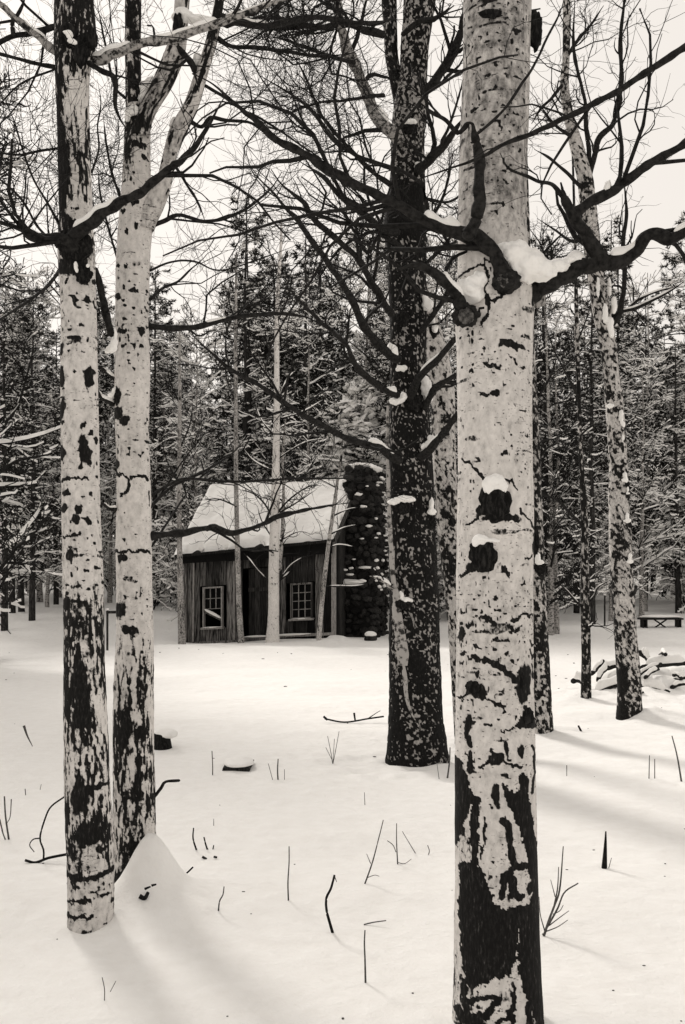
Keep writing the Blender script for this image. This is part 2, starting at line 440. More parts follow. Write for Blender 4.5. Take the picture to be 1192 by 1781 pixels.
def trunk(name, parent, prof, Y, around, step, mat=None, style=aspen_dark, rough=lambda y: 0 * y, feats=(), seed=1, tone=lambda y: 0 * y,
          side_tone=0.0, relief=0.02, oval=1.0, Yfun=None, wob=0.012):
    prof = sorted(prof)
    py0, py1 = prof[0][0], prof[-1][0]
    py = np.linspace(max(py0, -20), py1, max(8, int((py1 - max(py0, -20)) / step)))
    if py0 < -20: py = np.concatenate([np.arange(py0, -20 - step * 3, step * 6), py])      # coarser where the stem leaves the view
    n = len(py)
    a = np.array([p[0] for p in prof], float); xl = np.interp(py, a, [p[1] for p in prof]); xr = np.interp(py, a, [p[2] for p in prof])
    kw = max(1, int(24 / step)); ker = np.hanning(2 * kw + 3)[1:-1]; ker /= ker.sum()
    sm = lambda v: np.convolve(np.pad(v, len(ker) // 2, mode='edge'), ker, mode='valid')
    xl, xr = sm(xl), sm(xr)
    Yc = np.full(n, float(Y)) if Yfun is None else Yfun(py)
    cx = ((xl + xr) / 2 - CX) / F_PX * Yc; r = (xr - xl) / 2 / F_PX * Yc; cz = EYE + (HOR - py) / F_PX * Yc
    th = np.arange(around) * 2 * np.pi / around - np.pi
    TH, RR = np.meshgrid(th, r); PY = np.repeat(py[:, None], around, 1); ZZ = np.repeat(cz[:, None], around, 1)
    fl = lambda z: z.ravel()
    thf, rf, pyf, Zf = fl(TH), fl(RR), fl(PY), fl(ZZ)
    q = np.stack([np.cos(thf) * rf, np.sin(thf) * rf, Zf], 1)
    pxf = fl(np.repeat(((xl + xr) / 2)[:, None], around, 1)) + np.sin(thf) * fl(np.repeat(((xr - xl) / 2)[:, None], around, 1))
    dk, big = style(thf, rf, Zf, pyf, seed, rough)
    if feats:
        fm, fs = feature_mask(pxf, pyf, feats, seed)
        front = np.cos(thf) > -0.15
        sg = np.where(front, fm, 0)
        dk = np.clip(np.maximum(dk + 0.5 * np.where(front, fs, 0), sg), 0, 1)
    rr = rf * (1 + wob * 2.2 * fbm(q * 4.5, seed + 40, 2) + wob * vnoise(q * 22, seed + 41)) + relief * rf * (dk - 0.4) * 0.9
    X = np.repeat(cx, around) + rr * np.sin(thf); Yv = np.repeat(Yc, around) - rr * np.cos(thf) * oval
    V = np.stack([X, Yv, Zf], 1)
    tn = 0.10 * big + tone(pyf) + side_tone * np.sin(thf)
    i0 = (np.arange(n - 1) * around)[:, None]; j = np.arange(around)[None, :]; j2 = (j + 1) % around
    Fq = np.stack([i0 + j, i0 + around + j, i0 + around + j2, i0 + j2], -1).reshape(-1, 4)
    me = mesh_data(name, V, Fq, mat or BARK, col=np.stack([dk, tn], 1))
    return add(name, me, parent)

def branch(parent, pts, w0, w1, Y0, Y1, mat=None, tw=(5, 0.25, 0.8), lev=3, snow=None, seed=0, name='branch', up=0.10, sides=8, twN=7, twmat=None, wig=0.26, dens=1.0, bump_=0.10):
    """a traced limb: photo points with widths in pixels at distances Y0..Y1, its twigs a sub-part"""
    rng = np.random.default_rng(100 + seed)
    n = max(14, int(sum(math.hypot(b[0] - a[0], b[1] - a[1]) for a, b in zip(pts[:-1], pts[1:])) / 5))
    L = smooth_line(pts, n)
    s = np.linspace(0, 1, n)
    Ys = Y0 + (Y1 - Y0) * s + 0.02 * (Y0) * np.sin(s * 7 + seed) * s * (1 - s)
    P = np.stack([(L[:, 0] - CX) / F_PX * Ys, Ys, EYE + (HOR - L[:, 1]) / F_PX * Ys], 1)
    wv = np.interp(s, np.linspace(0, 1, len(w0)), w0) if isinstance(w0, (list, tuple)) else w0 + (w1 - w0) * s ** 0.8
    if tw: wv = wv * (1 - 0.72 * sstep(0.72, 1.0, s))
    R = wv / 2 / F_PX * Ys
    P = P + (R[:, None] * 0.25) * np.stack([vnoise(np.stack([s * n * 0.25, s * 0 + seed, s * 0 + k], 1), 60 + k) for k in range(3)], 1)
    R = R * (1 + bump_ * 1.6 * vnoise(np.stack([s * n * 0.33, s * 0 + seed, s * 0], 1), 5))
    Vb, Fb, _ = tubes(P[None], R[None], sides)
    mb = MB(); mb.put(Vb, Fb)
    vt = blob_vf(P[-1], R[-1] * 1.0, 1, 0.1); mb.put(vt[0], vt[1])
    vt = blob_vf(P[0], R[0] * 1.0, 1, 0.1); mb.put(vt[0], vt[1])
    b = add(name, mb.data(name, mat or LIMB), parent)
    if tw:
        tb = MB(); Pp, Rp = P[None, ::max(1, n // 14)], R[None, ::max(1, n // 14)]
        d, lo, hi = tw
        for k in range(lev):
            Pp, Rp = grow(Pp, Rp, d * dens * (1.5, 1.6, 1.9)[k], lo, hi, rng, up=up, wig=wig, N=twN if k < 2 else 5, rmin=0.0012 * max(1, (Y0 + Y1) / 2 / 5.0), tmin=0.12 if k else 0.06)
            if len(Pp) == 0: break
            vt = tubes(Pp, Rp, 4 if k == 0 else 3); tb.put(vt[0], vt[1])
            lo, hi = lo * 0.55, hi * 0.6
        if tb.n: add('twigs', tb.data('twigs', twmat or TWIG), b)['kind'] = 'stuff'
    for (t0, t1, hh) in (snow or []):
        m = (s >= t0) & (s <= t1)
        if m.sum() >= 3: snow_strip(b, P[m], R[m], hh, seed)
    return b, P, R

def snow_strip(parent, P, R, hh, seed=0, name='snow'):
    """a ridge of snow lying along the top of a limb"""
    n = len(P); s = np.linspace(0, 1, n)
    T = nrm(np.gradient(P, axis=0)); side = nrm(np.cross(T, [0, 0, 1])); 
    up = np.cross(side, T)
    env = np.sqrt(np.clip(np.minimum(s, 1 - s) * 7, 0, 1))
    nz = 1 + 0.35 * vnoise(np.stack([s * n * 0.22, s * 0 + seed, s * 0], 1), 77)
    S = 8; a = np.arange(S) * 2 * np.pi / S
    W = R * 0.98 * env; Hh = hh * R * env * nz
    V = P[:, None] + (np.cos(a) * 1.0)[None, :, None] * (side * W[:, None])[:, None] + up[:, None] * (R * 0.62)[:, None, None] \
        + np.array([0, 0, 1.0])[None, None] * (np.where(np.sin(a) > 0, np.sin(a), 0.35 * np.sin(a))[None, :] * Hh[:, None])[..., None]
    V = V.reshape(-1, 3)
    i0 = (np.arange(n - 1) * S)[:, None]; j = np.arange(S)[None]; j2 = (j + 1) % S
    Fq = np.stack([i0 + j, i0 + j2, i0 + S + j2, i0 + S + j], -1).reshape(-1, 4)
    return add(name, mesh_data(name, V, Fq, SNOW), parent)

_CR = []
def crust():
    if not _CR:
        t = bpy.data.textures.new('crust', 'CLOUDS'); t.noise_scale = 0.03; t.noise_depth = 2; _CR.append(t)
    return _CR[0]

def snow_pad(parent, parts, Y, seed=0, name='snow', sub=3):
    """heaped snow in a crotch or on a knot: overlapping lumps (px, py, rx, ry[, dY])"""
    mb = MB()
    for k, p in enumerate(parts):
        yy = Y + (p[4] if len(p) > 4 else 0)
        rx, rz = p[2] / F_PX * yy, p[3] / F_PX * yy
        V, Fc = blob_vf(P3(p[0], p[1], yy), (rx, (rx + rz) * 0.5, rz), sub, 0.30, seed + k, 1.9)
        mb.put(V, Fc)
    o = add(name, mb.data(name, SNOW), parent)
    m = o.modifiers.new('merge', 'REMESH'); m.mode = 'VOXEL'; m.voxel_size = max(0.0035, min(p[3] for p in parts) / F_PX * Y / 5); m.use_smooth_shade = True
    m = o.modifiers.new('settle', 'SMOOTH'); m.factor = 0.5; m.iterations = 5
    m = o.modifiers.new('crust', 'DISPLACE'); m.texture = crust(); m.texture_coords = 'LOCAL'; m.strength = min(0.03, 0.9 * min(min(p[2], p[3]) for p in parts) / F_PX * Y); m.mid_level = 0.5
    return o

def knot(parent, px, py, rx, ry, Y, seed=0, name='knot', mat=None, dep=0.6, sub=3):
    rr = (rx / F_PX * Y, min(rx, ry) * dep / F_PX * Y, ry / F_PX * Y)
    V, Fc = blob_vf(P3(px, py, Y), rr, sub + 1, 0.34, seed, 3.2)
    return add(name, mesh_data(name, V, Fc, mat or BLACK), parent)

def stem(px_pts, w0, w1, Y, parent, mat=STEM, name='stem', sides=5):
    n = max(6, len(px_pts) * 4); L = smooth_line(px_pts, n)
    P = np.array([P3(a, b, Y) for a, b in L]); R = np.linspace(w0, w1, n) / 2 / F_PX * Y
    vt = tubes(P[None], R[None], sides)
    return add(name, mesh_data(name, vt[0], vt[1], mat), parent)

lin = lambda a, b: (lambda y: sstep(a, b, y))

# ------------------------------------------------------------------ the big pale aspen
YM = 3.5
big = thing('aspen_tree', 'thick pale aspen with black snow capped branch scars and a blackened base', 'tree', (0, 0, 0))
mprof = [(-1500, 826, 890), (-900, 818, 906), (-400, 810, 918), (0, 806, 925), (100, 806, 922), (200, 802, 920), (300, 798, 916), (400, 797, 915), (450, 797, 920), (500, 795, 930), (560, 792, 927),
         (650, 795, 925), (800, 797, 926), (900, 796, 928), (1000, 794, 927), (1100, 794, 927), (1200, 793, 928), (1300, 792, 931), (1400, 792, 933), (1500, 793, 934),
         (1600, 790, 937), (1700, 790, 941), (1781, 786, 946), (1860, 778, 958)]
mfe = [('e', 853, 26, 24, 9, -4), ('e', 840, 36, 12, 3, 0), ('e', 880, 615, 24, 6, 5), ('e', 866, 608, 10, 3, 0), ('e', 850, 650, 15, 4, 2), ('e', 815, 652, 4, 6, 0),
       ('l', [(826, 697), (856, 695)], 4), ('e', 817, 679, 4, 3, 0), ('e', 903, 651, 3, 3, 0), ('e', 902, 722, 3, 3, 0), ('e', 868, 796, 5, 4, 0), ('e', 814, 600, 4, 12, 0, 0.7),
       ('l', [(850, 470), (853, 520), (864, 532), (850, 540)], 5), ('l', [(905, 475), (920, 492), (921, 535)], 5), ('l', [(795, 485), (845, 473)], 3), ('l', [(835, 470), (838, 500), (834, 520)], 4),
       ('l', [(836, 530), (842, 555), (830, 575)], 5), ('l', [(858, 490), (866, 506), (890, 508), (903, 490)], 5), ('l', [(786, 545), (797, 566), (824, 562)], 6),
       ('l', [(800, 800), (820, 818), (838, 845)], 3), ('l', [(835, 888), (822, 905), (806, 917)], 4), ('l', [(893, 893), (912, 908), (928, 918)], 4), ('e', 862, 905, 32, 8, 0), ('e', 830, 890, 9, 9, 0),
       ('l', [(818, 985), (808, 995), (798, 1002)], 4), ('e', 816, 985, 12, 8, -30), ('l', [(865, 985), (873, 1002)], 5), ('e', 845, 985, 22, 10, 0, 0.8),
       ('l', [(860, 840), (878, 842), (889, 855)], 3),
       ('l', [(920, 965), (912, 970), (905, 972)], 3), ('e', 927, 945, 6, 22, 0), ('e', 830, 1073, 18, 6, 15, 0.8), ('e', 812, 1082, 12, 10, 0, 0.8), ('l', [(830, 1070), (850, 1080)], 6, 0.8),
       ('l', [(880, 1078), (900, 1066), (922, 1070)], 5), ('l', [(874, 1085), (885, 1097), (897, 1088)], 4, 0.8), ('e', 801, 1101, 5, 13, 0), ('l', [(848, 1107), (872, 1107)], 3), ('l', [(818, 1115), (828, 1127)], 3),
       ('e', 801, 1135, 3, 6, 0), ('e', 820, 1139, 8, 6, 20), ('l', [(834, 1142), (853, 1150), (868, 1160), (884, 1176)], 9), ('e', 871, 1130, 5, 4, -30), ('e', 880, 1146, 4, 4, 0),
       ('l', [(914, 1112), (922, 1122)], 4), ('l', [(915, 1128), (921, 1142)], 4), ('l', [(920, 1150), (922, 1175)], 4), ('e', 902, 1184, 14, 33, 4), ('e', 823, 1196, 15, 12, 0), ('l', [(810, 1200), (798, 1212)], 3),
       ('l', [(836, 1205), (850, 1214), (866, 1219)], 3), ('e', 824, 1168, 4, 4, 0), ('p', [(903, 1224), (914, 1224), (926, 1245), (930, 1262), (890, 1257), (884, 1252), (896, 1240)]), ('l', [(888, 1254), (866, 1263)], 3),
       ('e', 808, 1257, 5, 21, 4), ('l', [(834, 1251), (846, 1251)], 4), ('e', 812, 1282, 4, 9, 0), ('e', 870, 1290, 5, 15, -10), ('e', 897, 1297, 6, 14, -8), ('e', 853, 1308, 14, 11, 0), ('l', [(842, 1312), (824, 1322)], 3),
       ('l', [(866, 1312), (896, 1324)], 4), ('e', 812, 1318, 5, 22, 0), ('l', [(921, 1290), (926, 1330), (918, 1370)], 5),
       ('p', [(790, 1308), (800, 1322), (812, 1362), (818, 1374), (812, 1390), (800, 1425), (794, 1470), (788, 1470)]), ('p', [(813, 1368), (825, 1376), (823, 1490), (812, 1492)]),
       ('p', [(861, 1342), (882, 1364), (894, 1360), (893, 1332), (908, 1336), (914, 1395), (924, 1445), (934, 1480), (938, 1520), (942, 1781), (930, 1765), (915, 1735), (905, 1712), (896, 1690), (890, 1655), (889, 1620), (892, 1588), (914, 1560), (918, 1530), (911, 1505), (908, 1478), (897, 1440), (884, 1408), (872, 1382)]),
       ('p', [(797, 1488), (830, 1490), (838, 1512), (846, 1545), (862, 1556), (915, 1556), (912, 1572), (890, 1588), (886, 1640), (872, 1668), (845, 1676), (820, 1692), (806, 1694), (798, 1650), (794, 1560)]),
       ('e', 853, 1370, 6, 22, -6), ('l', [(864, 1411), (874, 1418), (876, 1450), (884, 1486)], 12), ('l', [(862, 1536), (866, 1504), (880, 1490), (905, 1488)], 9), ('l', [(878, 1500), (882, 1530), (896, 1540)], 12),
       ('e', 912, 1528, 9, 10, 0), ('l', [(836, 1405), (834, 1450), (830, 1475)], 3), ('l', [(800, 1725), (830, 1708), (852, 1702)], 6), ('l', [(806, 1742), (835, 1735), (855, 1705)], 10), ('e', 815, 1752, 22, 12, 0),
       ('l', [(880, 1680), (882, 1715), (870, 1735)], 6), ('l', [(855, 1745), (875, 1735)], 8), ('l', [(803, 1690), (806, 1740), (795, 1760)], 8), ('l', [(826, 1755), (838, 1781)], 9), ('l', [(880, 1735), (878, 1760)], 6),
       ('l', [(905, 1720), (915, 1781)], 10), ('e', 930, 1740, 12, 40, 0), ('e', 795, 1745, 5, 14, 0), ('e', 797, 1772, 9, 9, 0)]
mtone = lambda y: 0.20 * (1 - sstep(380, 460, y)) + 0.02
trunk('trunk', big, mprof, YM, 168, 2.2, feats=mfe, seed=11, style=lambda *a: aspen_dark(*a, fs=1.35), rough=lambda y: 0.45 * sstep(1240, 1420, y), tone=mtone, relief=0.012, wob=0.006)
YF = YM - 0.12
knot(big, 862, 872, 28, 36, YF, 1); knot(big, 843, 965, 25, 30, YF, 2); knot(big, 931, 52, 13, 34, YM - 0.02, 3); knot(big, 901, 1185, 12, 30, YF + 0.01, 4, dep=0.4)
knot(big, 909, 1247, 19, 16, YF + 0.02, 5, dep=0.5); knot(big, 823, 1196, 13, 11, YF, 6, dep=0.5); knot(big, 853, 1309, 13, 9, YF, 7, dep=0.5); knot(big, 931, 940, 7, 24, YM, 8)
knot(big, 853, 24, 20, 8, YF, 9, dep=0.5)
snow_pad(big, [(860, 838, 18, 15), (852, 847, 14, 15), (868, 846, 16, 10), (873, 853, 10, 7)], YF - 0.01, 1)
snow_pad(big, [(836, 938, 13, 9), (829, 944, 9, 10), (856, 940, 15, 5)], YF - 0.01, 2)
# limb towards the left, starting from the scarred stub
_, bp, br_ = branch(big, [(884, 492), (872, 462), (850, 432), (822, 406), (784, 402), (742, 386), (692, 356), (636, 330), (588, 304), (530, 270), (480, 240), (438, 205), (400, 172), (368, 145), (335, 128)], [34, 28, 24, 23, 20, 19, 18, 17, 16, 15, 13, 12, 10, 9, 7], 9, YF - 0.02, 3.25,
                    tw=(4.0, 0.35, 0.95), lev=3, snow=[(0.18, 0.30, 1.3)], seed=1, up=0.05)
branch(big, [(818, 405), (832, 372), (835, 330), (834, 280), (826, 240), (822, 216), (812, 214)], 24, 17, 3.22, 3.20, tw=(1.2, 0.1, 0.3), lev=2, seed=2)
branch(big, [(830, 232), (850, 218), (880, 186), (905, 150), (928, 116), (950, 70), (975, 20), (985, -20)], 6, 3.5, 3.2, 3.15, tw=(5, 0.15, 0.45), lev=2, seed=3)
branch(big, [(812, 216), (796, 230), (776, 210), (752, 196), (728, 176)], 11, 5, 3.22, 3.25, tw=(6, 0.15, 0.5), lev=2, seed=33)
branch(big, [(812, 552), (800, 528), (786, 502), (764, 478), (740, 466), (716, 462), (690, 470)], 29, 10, YF, 3.25, tw=(2.5, 0.2, 0.5), lev=2, snow=[(0.16, 0.5, 1.2)], seed=4)
# limb towards the right
branch(big, [(915, 512), (945, 497), (980, 478), (1010, 464), (1045, 456), (1080, 450), (1106, 438), (1118, 418), (1140, 408), (1164, 414), (1192, 402), (1240, 385), (1310, 372)], 38, 16, YM - 0.03, 3.3, tw=(3, 0.25, 0.7), lev=3, snow=[(0.03, 0.27, 1.5), (0.36, 0.52, 1.0), (0.66, 0.82, 1.0)], seed=5)
branch(big, [(1050, 456), (1032, 428), (1012, 396), (996, 368), (984, 348), (976, 318)], 33, 13, 3.42, 3.36, tw=(2, 0.2, 0.5), lev=2, seed=6)
branch(big, [(1002, 372), (1026, 352), (1056, 338), (1090, 314), (1126, 288), (1160, 268), (1192, 250), (1240, 214), (1300, 180)], 20, 11, 3.38, 3.25, tw=(4, 0.25, 0.8), lev=3, snow=[(0.15, 0.22, 2.2)], seed=7)
branch(big, [(980, 345), (962, 322), (940, 316), (922, 308), (900, 300), (882, 290), (870, 266)], 9, 4, 3.36, 3.2, tw=(4, 0.12, 0.4), lev=2, seed=8)
snow_pad(big, [(884, 438, 26, 18, 0.02), (900, 445, 28, 26), (915, 462, 28, 28), (940, 472, 28, 18), (926, 455, 24, 22), (965, 464, 26, 11, 0.03), (995, 455, 24, 7, 0.05)], YF + 0.0, 3)
snow_pad(big, [(822, 505, 22, 26), (836, 488, 14, 18), (806, 498, 14, 12)], YF + 0.01, 4)
knot(big, 882, 489, 23, 20, YF - 0.03, 10, name='branch_stub', mat=LIMB); knot(big, 810, 549, 22, 20, YF - 0.02, 11, name='branch_stub', mat=LIMB)
knot(big, 936, 514, 13, 24, YM - 0.02, 12, name='branch_collar', mat=LIMBP)
for k, (a, b_, rx, ry) in enumerate([(881, 487, 15, 12), (811, 550, 14, 13)]):
    knot(big, a, b_, rx, ry, YF - 0.045, 13 + k, name='cut_face', mat=CUT, dep=0.35)
rg = np.random.default_rng(5)
for k in range(7):     # the crown, above the frame
    x0, y0 = 860, -350 - 150 * k; s_ = 1 if k % 2 else -1
    branch(big, [(x0, y0), (x0 + s_ * 150, y0 - 90), (x0 + s_ * 320, y0 - 260), (x0 + s_ * 420, y0 - 420)], 34 - 3 * k, 8, YM, YM + rg.uniform(-1, 1), tw=(3, 0.3, 0.9), lev=2, seed=40 + k)

# ------------------------------------------------------------------ left pair
Y1_ = 4.47
t1 = thing('aspen_tree', 'slim spotted aspen with a black barked top, standing in front of its forked twin', 'tree')
p1 = [(-1300, 108, 128), (-700, 98, 138), (-200, 94, 158), (0, 96, 162), (40, 95, 166), (75, 95, 168), (110, 97, 158), (140, 97, 154), (200, 100, 155), (300, 102, 159), (390, 105, 161), (420, 101, 164), (450, 102, 165), (490, 105, 166), (550, 107, 168), (650, 106, 170), (800, 107, 173),
      (900, 108, 175), (1000, 110, 179), (1100, 112, 181), (1200, 112, 184), (1300, 112, 188), (1400, 114, 193), (1500, 118, 198), (1580, 119, 198), (1640, 117, 194), (1700, 114, 196)]
f1 = [('c', [(90, -1300), (170, -1300), (170, 100), (146, 112), (140, 140), (128, 125), (120, 130), (118, 170), (112, 220), (128, 260), (128, 330), (120, 380), (160, 400), (170, 470), (100, 470)], 0.85),
      ('e', 130, 470, 30, 16, 0), ('l', [(135, 460), (127, 480), (124, 500)], 4), ('e', 113, 610, 6, 10, 0), ('e', 113, 658, 7, 18, 0), ('e', 161, 660, 7, 17, 8), ('e', 155, 785, 9, 26, -8), ('e', 112, 720, 7, 24, 20),
      ('e', 114, 790, 8, 12, 0), ('l', [(112, 838), (145, 832), (160, 838)], 4), ('e', 124, 860, 8, 6, 0), ('e', 146, 888, 7, 9, 0), ('e', 118, 885, 10, 7, 0), ('e', 140, 905, 8, 8, 0), ('l', [(118, 936), (146, 930)], 5), ('e', 129, 965, 8, 10, 0),
      ('e', 150, 600, 3, 12, 0, 0.7), ('e', 143, 570, 5, 40, 0, 0.5), ('e', 143, 1090, 28, 45, 0, 0.75), ('e', 152, 1180, 16, 70, 0, 0.8), ('e', 120, 1190, 12, 60, 0, 0.8), ('e', 150, 1265, 22, 40, 0, 0.8), ('e', 124, 1050, 10, 12, 0),
      ('e', 148, 1380, 16, 26, 0), ('e', 170, 1362, 24, 5, -6), ('e', 165, 1440, 26, 20, 0), ('l', [(122, 1516), (170, 1516), (196, 1508)], 9), ('l', [(120, 1560), (165, 1555)], 4), ('l', [(125, 1585), (170, 1582)], 6), ('e', 150, 1622, 34, 14, 0, 0.9)]
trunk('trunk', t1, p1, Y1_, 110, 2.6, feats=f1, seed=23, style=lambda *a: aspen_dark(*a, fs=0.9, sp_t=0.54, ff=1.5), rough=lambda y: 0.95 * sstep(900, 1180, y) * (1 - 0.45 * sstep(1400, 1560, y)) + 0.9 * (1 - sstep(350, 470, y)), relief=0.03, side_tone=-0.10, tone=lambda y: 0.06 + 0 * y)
f_ = Y1_ - 0.1
knot(t1, 146, 478, 14, 16, f_, 21); knot(t1, 140, 90, 12, 26, f_, 22); knot(t1, 118, 60, 16, 20, f_, 23); knot(t1, 160, 68, 10, 18, f_, 24); knot(t1, 130, 425, 30, 26, f_ + 0.02, 25)
snow_pad(t1, [(116, 56, 7, 4), (121, 60, 6, 7), (124, 70, 7, 4), (129, 74, 6, 4)], f_ - 0.04, 5); snow_pad(t1, [(132, 462, 3, 8), (134, 470, 2.5, 5), (153, 462, 3.5, 4)], f_ - 0.02, 6)
branch(t1, [(130, 428), (128, 412), (146, 396), (178, 374), (208, 354), (236, 340), (268, 314), (302, 288), (338, 258), (362, 220), (378, 190), (396, 160)], 26, 5, f_, 4.1, tw=(4, 0.25, 0.8), lev=3, snow=[(0.05, 0.3, 1.3)], seed=9)
branch(t1, [(128, 424), (100, 412), (72, 416), (52, 410), (40, 398), (34, 384), (38, 370)], 24, 9, f_, 4.2, tw=(7, 0.3, 0.9), lev=3, seed=10)
branch(t1, [(98, 92), (82, 78), (62, 60), (30, 34), (8, 14), (-30, -20)], 15, 10, Y1_, 4.3, mat=LIMBP, tw=(4, 0.3, 0.8), lev=3, snow=[(0.1, 0.5, 1.0)], seed=11)
branch(t1, [(98, 44), (78, 52), (52, 60), (24, 62), (0, 72), (-40, 90)], 12, 9, Y1_, 4.4, tw=(4, 0.3, 0.8), lev=3, seed=12)
branch(t1, [(24, 60), (22, 40), (34, 20), (46, -10)], 8, 5, 4.4, 4.4, tw=(5, 0.2, 0.6), lev=2, seed=13)
branch(t1, [(98, 117), (66, 112), (36, 104), (0, 93), (-40, 80)], 8, 5, Y1_, 4.3, tw=(6, 0.3, 0.9), lev=3, seed=14)
branch(t1, [(98, 120), (60, 134), (28, 152), (0, 182), (-30, 214)], 4, 2.5, Y1_, 4.2, tw=(6, 0.3, 0.8), lev=3, seed=15)
branch(t1, [(102, 258), (70, 262), (40, 268), (14, 268), (-20, 260)], 5, 3, Y1_, 4.2, tw=(8, 0.3, 0.8), lev=3, seed=16)
branch(t1, [(104, 392), (82, 352), (58, 310), (40, 262), (28, 220), (10, 172)], 5, 2.5, Y1_, 4.5, tw=(8, 0.3, 0.8), lev=3, seed=17)
branch(t1, [(104, 430), (70, 400), (40, 350), (10, 320), (-30, 290)], 6, 3, Y1_, 4.8, tw=(9, 0.3, 0.9), lev=3, seed=18)
branch(t1, [(154, 104), (178, 104), (205, 90), (248, 73), (292, 70), (340, 54), (380, 40), (430, 22), (482, 2), (540, -20)], 19, 11, Y1_, 4.5, mat=LIMBP, tw=(5, 0.3, 0.9), lev=3, snow=[(0.0, 0.2, 1.5), (0.28, 0.6, 1.2), (0.6, 0.95, 0.9)], seed=19)
branch(t1, [(156, 110), (176, 124), (196, 132), (203, 144), (200, 166), (203, 190), (212, 212), (222, 226)], 11, 5, f_ + 0.05, 4.6, tw=(4, 0.15, 0.5), lev=2, seed=20)
branch(t1, [(160, 300), (172, 260), (170, 220), (176, 180), (170, 140)], 4, 2, Y1_, 4.7, tw=(8, 0.2, 0.6), lev=3, seed=22)
branch(t1, [(164, 470), (176, 500), (182, 540), (192, 580)], 12, 15, Y1_ + 0.05, 4.6, tw=None, seed=24)
snow_pad(t1, [(200, 582, 4, 12), (199, 595, 6, 10), (195, 605, 9, 7), (190, 611, 9, 4)], 4.62, 7)
branch(t1, [(106, 470), (80, 500), (40, 530), (0, 555), (-40, 570)], 7, 3, Y1_, 5.2, tw=(7, 0.3, 0.9), lev=3, seed=25)
for k in range(6):
    y0 = -120 - 160 * k; s_ = 1 if k % 2 else -1
    branch(t1, [(118, y0), (118 + s_ * 110, y0 - 80), (118 + s_ * 220, y0 - 240), (118 + s_ * 300, y0 - 380)], 22 - 2 * k, 5, Y1_, Y1_ + rg.uniform(-0.8, 0.8), tw=(3, 0.3, 0.9), lev=2, seed=50 + k)

Y2_ = 4.95
t2 = thing('aspen_tree', 'forked speckled aspen with snow in its crotches and a drift against its foot', 'tree')
p2 = [(185, 222, 258), (220, 217, 262), (250, 216, 262), (300, 214, 262), (340, 211, 268), (360, 209, 272), (400, 206, 265), (450, 202, 261), (550, 201, 259), (650, 200, 261), (750, 201, 259), (850, 204, 263), (950, 202, 264), (1000, 203, 264), (1100, 203, 267), (1200, 198, 267), (1300, 198, 268),
      (1400, 198, 270), (1500, 197, 271), (1600, 194, 274), (1660, 190, 278)]
f2 = [('e', 226, 280, 12, 60, 0, 0.8), ('e', 246, 220, 12, 20, 0), ('e', 226, 205, 10, 14, 0), ('e', 240, 258, 6, 5, 0), ('e', 255, 280, 5, 5, 0), ('e', 250, 262, 5, 5, 0), ('e', 226, 410, 4, 4, 0), ('e', 244, 402, 5, 6, 0), ('e', 220, 374, 6, 4, 0), ('e', 240, 362, 9, 5, 20), ('e', 262, 372, 8, 4, 30),
      ('e', 210, 470, 4, 5, 0), ('e', 226, 472, 4, 4, 0), ('e', 237, 513, 7, 4, 0), ('e', 209, 520, 9, 4, 40), ('e', 223, 540, 4, 5, 0), ('e', 218, 582, 10, 5, 0), ('e', 253, 580, 5, 8, 0), ('e', 252, 608, 3, 5, 0), ('e', 208, 690, 10, 14, 0), ('e', 208, 722, 12, 12, 20), ('e', 224, 735, 10, 9, 0), ('e', 226, 640, 16, 40, 0, 0.5),
      ('e', 204, 810, 8, 16, 0), ('l', [(204, 828), (222, 828), (232, 838), (228, 855), (214, 868)], 4), ('l', [(234, 832), (252, 828), (260, 836)], 4), ('l', [(206, 960), (262, 958)], 5), ('e', 218, 972, 10, 8, 0), ('e', 216, 1060, 12, 14, 20), ('e', 232, 1095, 16, 8, 15), ('e', 252, 1188, 8, 40, 0, 0.8), ('e', 222, 1290, 18, 50, 0, 0.8), ('e', 250, 1270, 12, 14, 0),
      ('e', 226, 1375, 10, 55, 0, 0.8), ('e', 246, 1370, 7, 50, 0, 0.8), ('e', 245, 1490, 22, 30, 0, 0.9), ('e', 215, 1530, 16, 20, 0, 0.8)]
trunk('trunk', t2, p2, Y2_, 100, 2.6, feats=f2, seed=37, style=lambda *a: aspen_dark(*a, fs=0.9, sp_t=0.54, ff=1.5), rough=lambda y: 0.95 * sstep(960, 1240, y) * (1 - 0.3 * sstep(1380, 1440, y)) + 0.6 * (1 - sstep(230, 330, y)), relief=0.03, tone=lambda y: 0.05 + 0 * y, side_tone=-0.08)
trunk('stem', t2, [(-1100, 222, 238), (-500, 220, 242), (0, 218, 246), (100, 218, 245), (180, 219, 246), (240, 219, 250)], Y2_ + 0.02, 40, 5, seed=41, rough=lambda y: 0.95 + 0 * y, feats=[('c', [(200, -1200), (300, -1200), (300, 300), (200, 300)], 0.8)])
trunk('stem', t2, [(-1000, 440, 456), (-400, 352, 374), (-100, 315, 340), (0, 304, 330), (50, 301, 327), (100, 284, 322), (150, 262, 300), (200, 236, 268), (240, 222, 258)], Y2_ - 0.03, 60, 3, seed=42, rough=lambda y: 0.95 + 0 * y, tone=lambda y: 0.2 + 0 * y)
trunk('stem', t2, [(-900, 470, 484), (-300, 414, 430), (0, 374, 390), (30, 368, 386), (80, 356, 377), (130, 338, 361), (180, 322, 348), (220, 296, 330), (270, 283, 306), (320, 272, 300), (360, 240, 286), (400, 228, 266)], Y2_ - 0.02, 56, 3, seed=43, rough=lambda y: 0.95 * (1 - sstep(230, 300, y)) + 0.05, tone=lambda y: 0.18 + 0 * y)
f_ = Y2_ - 0.08
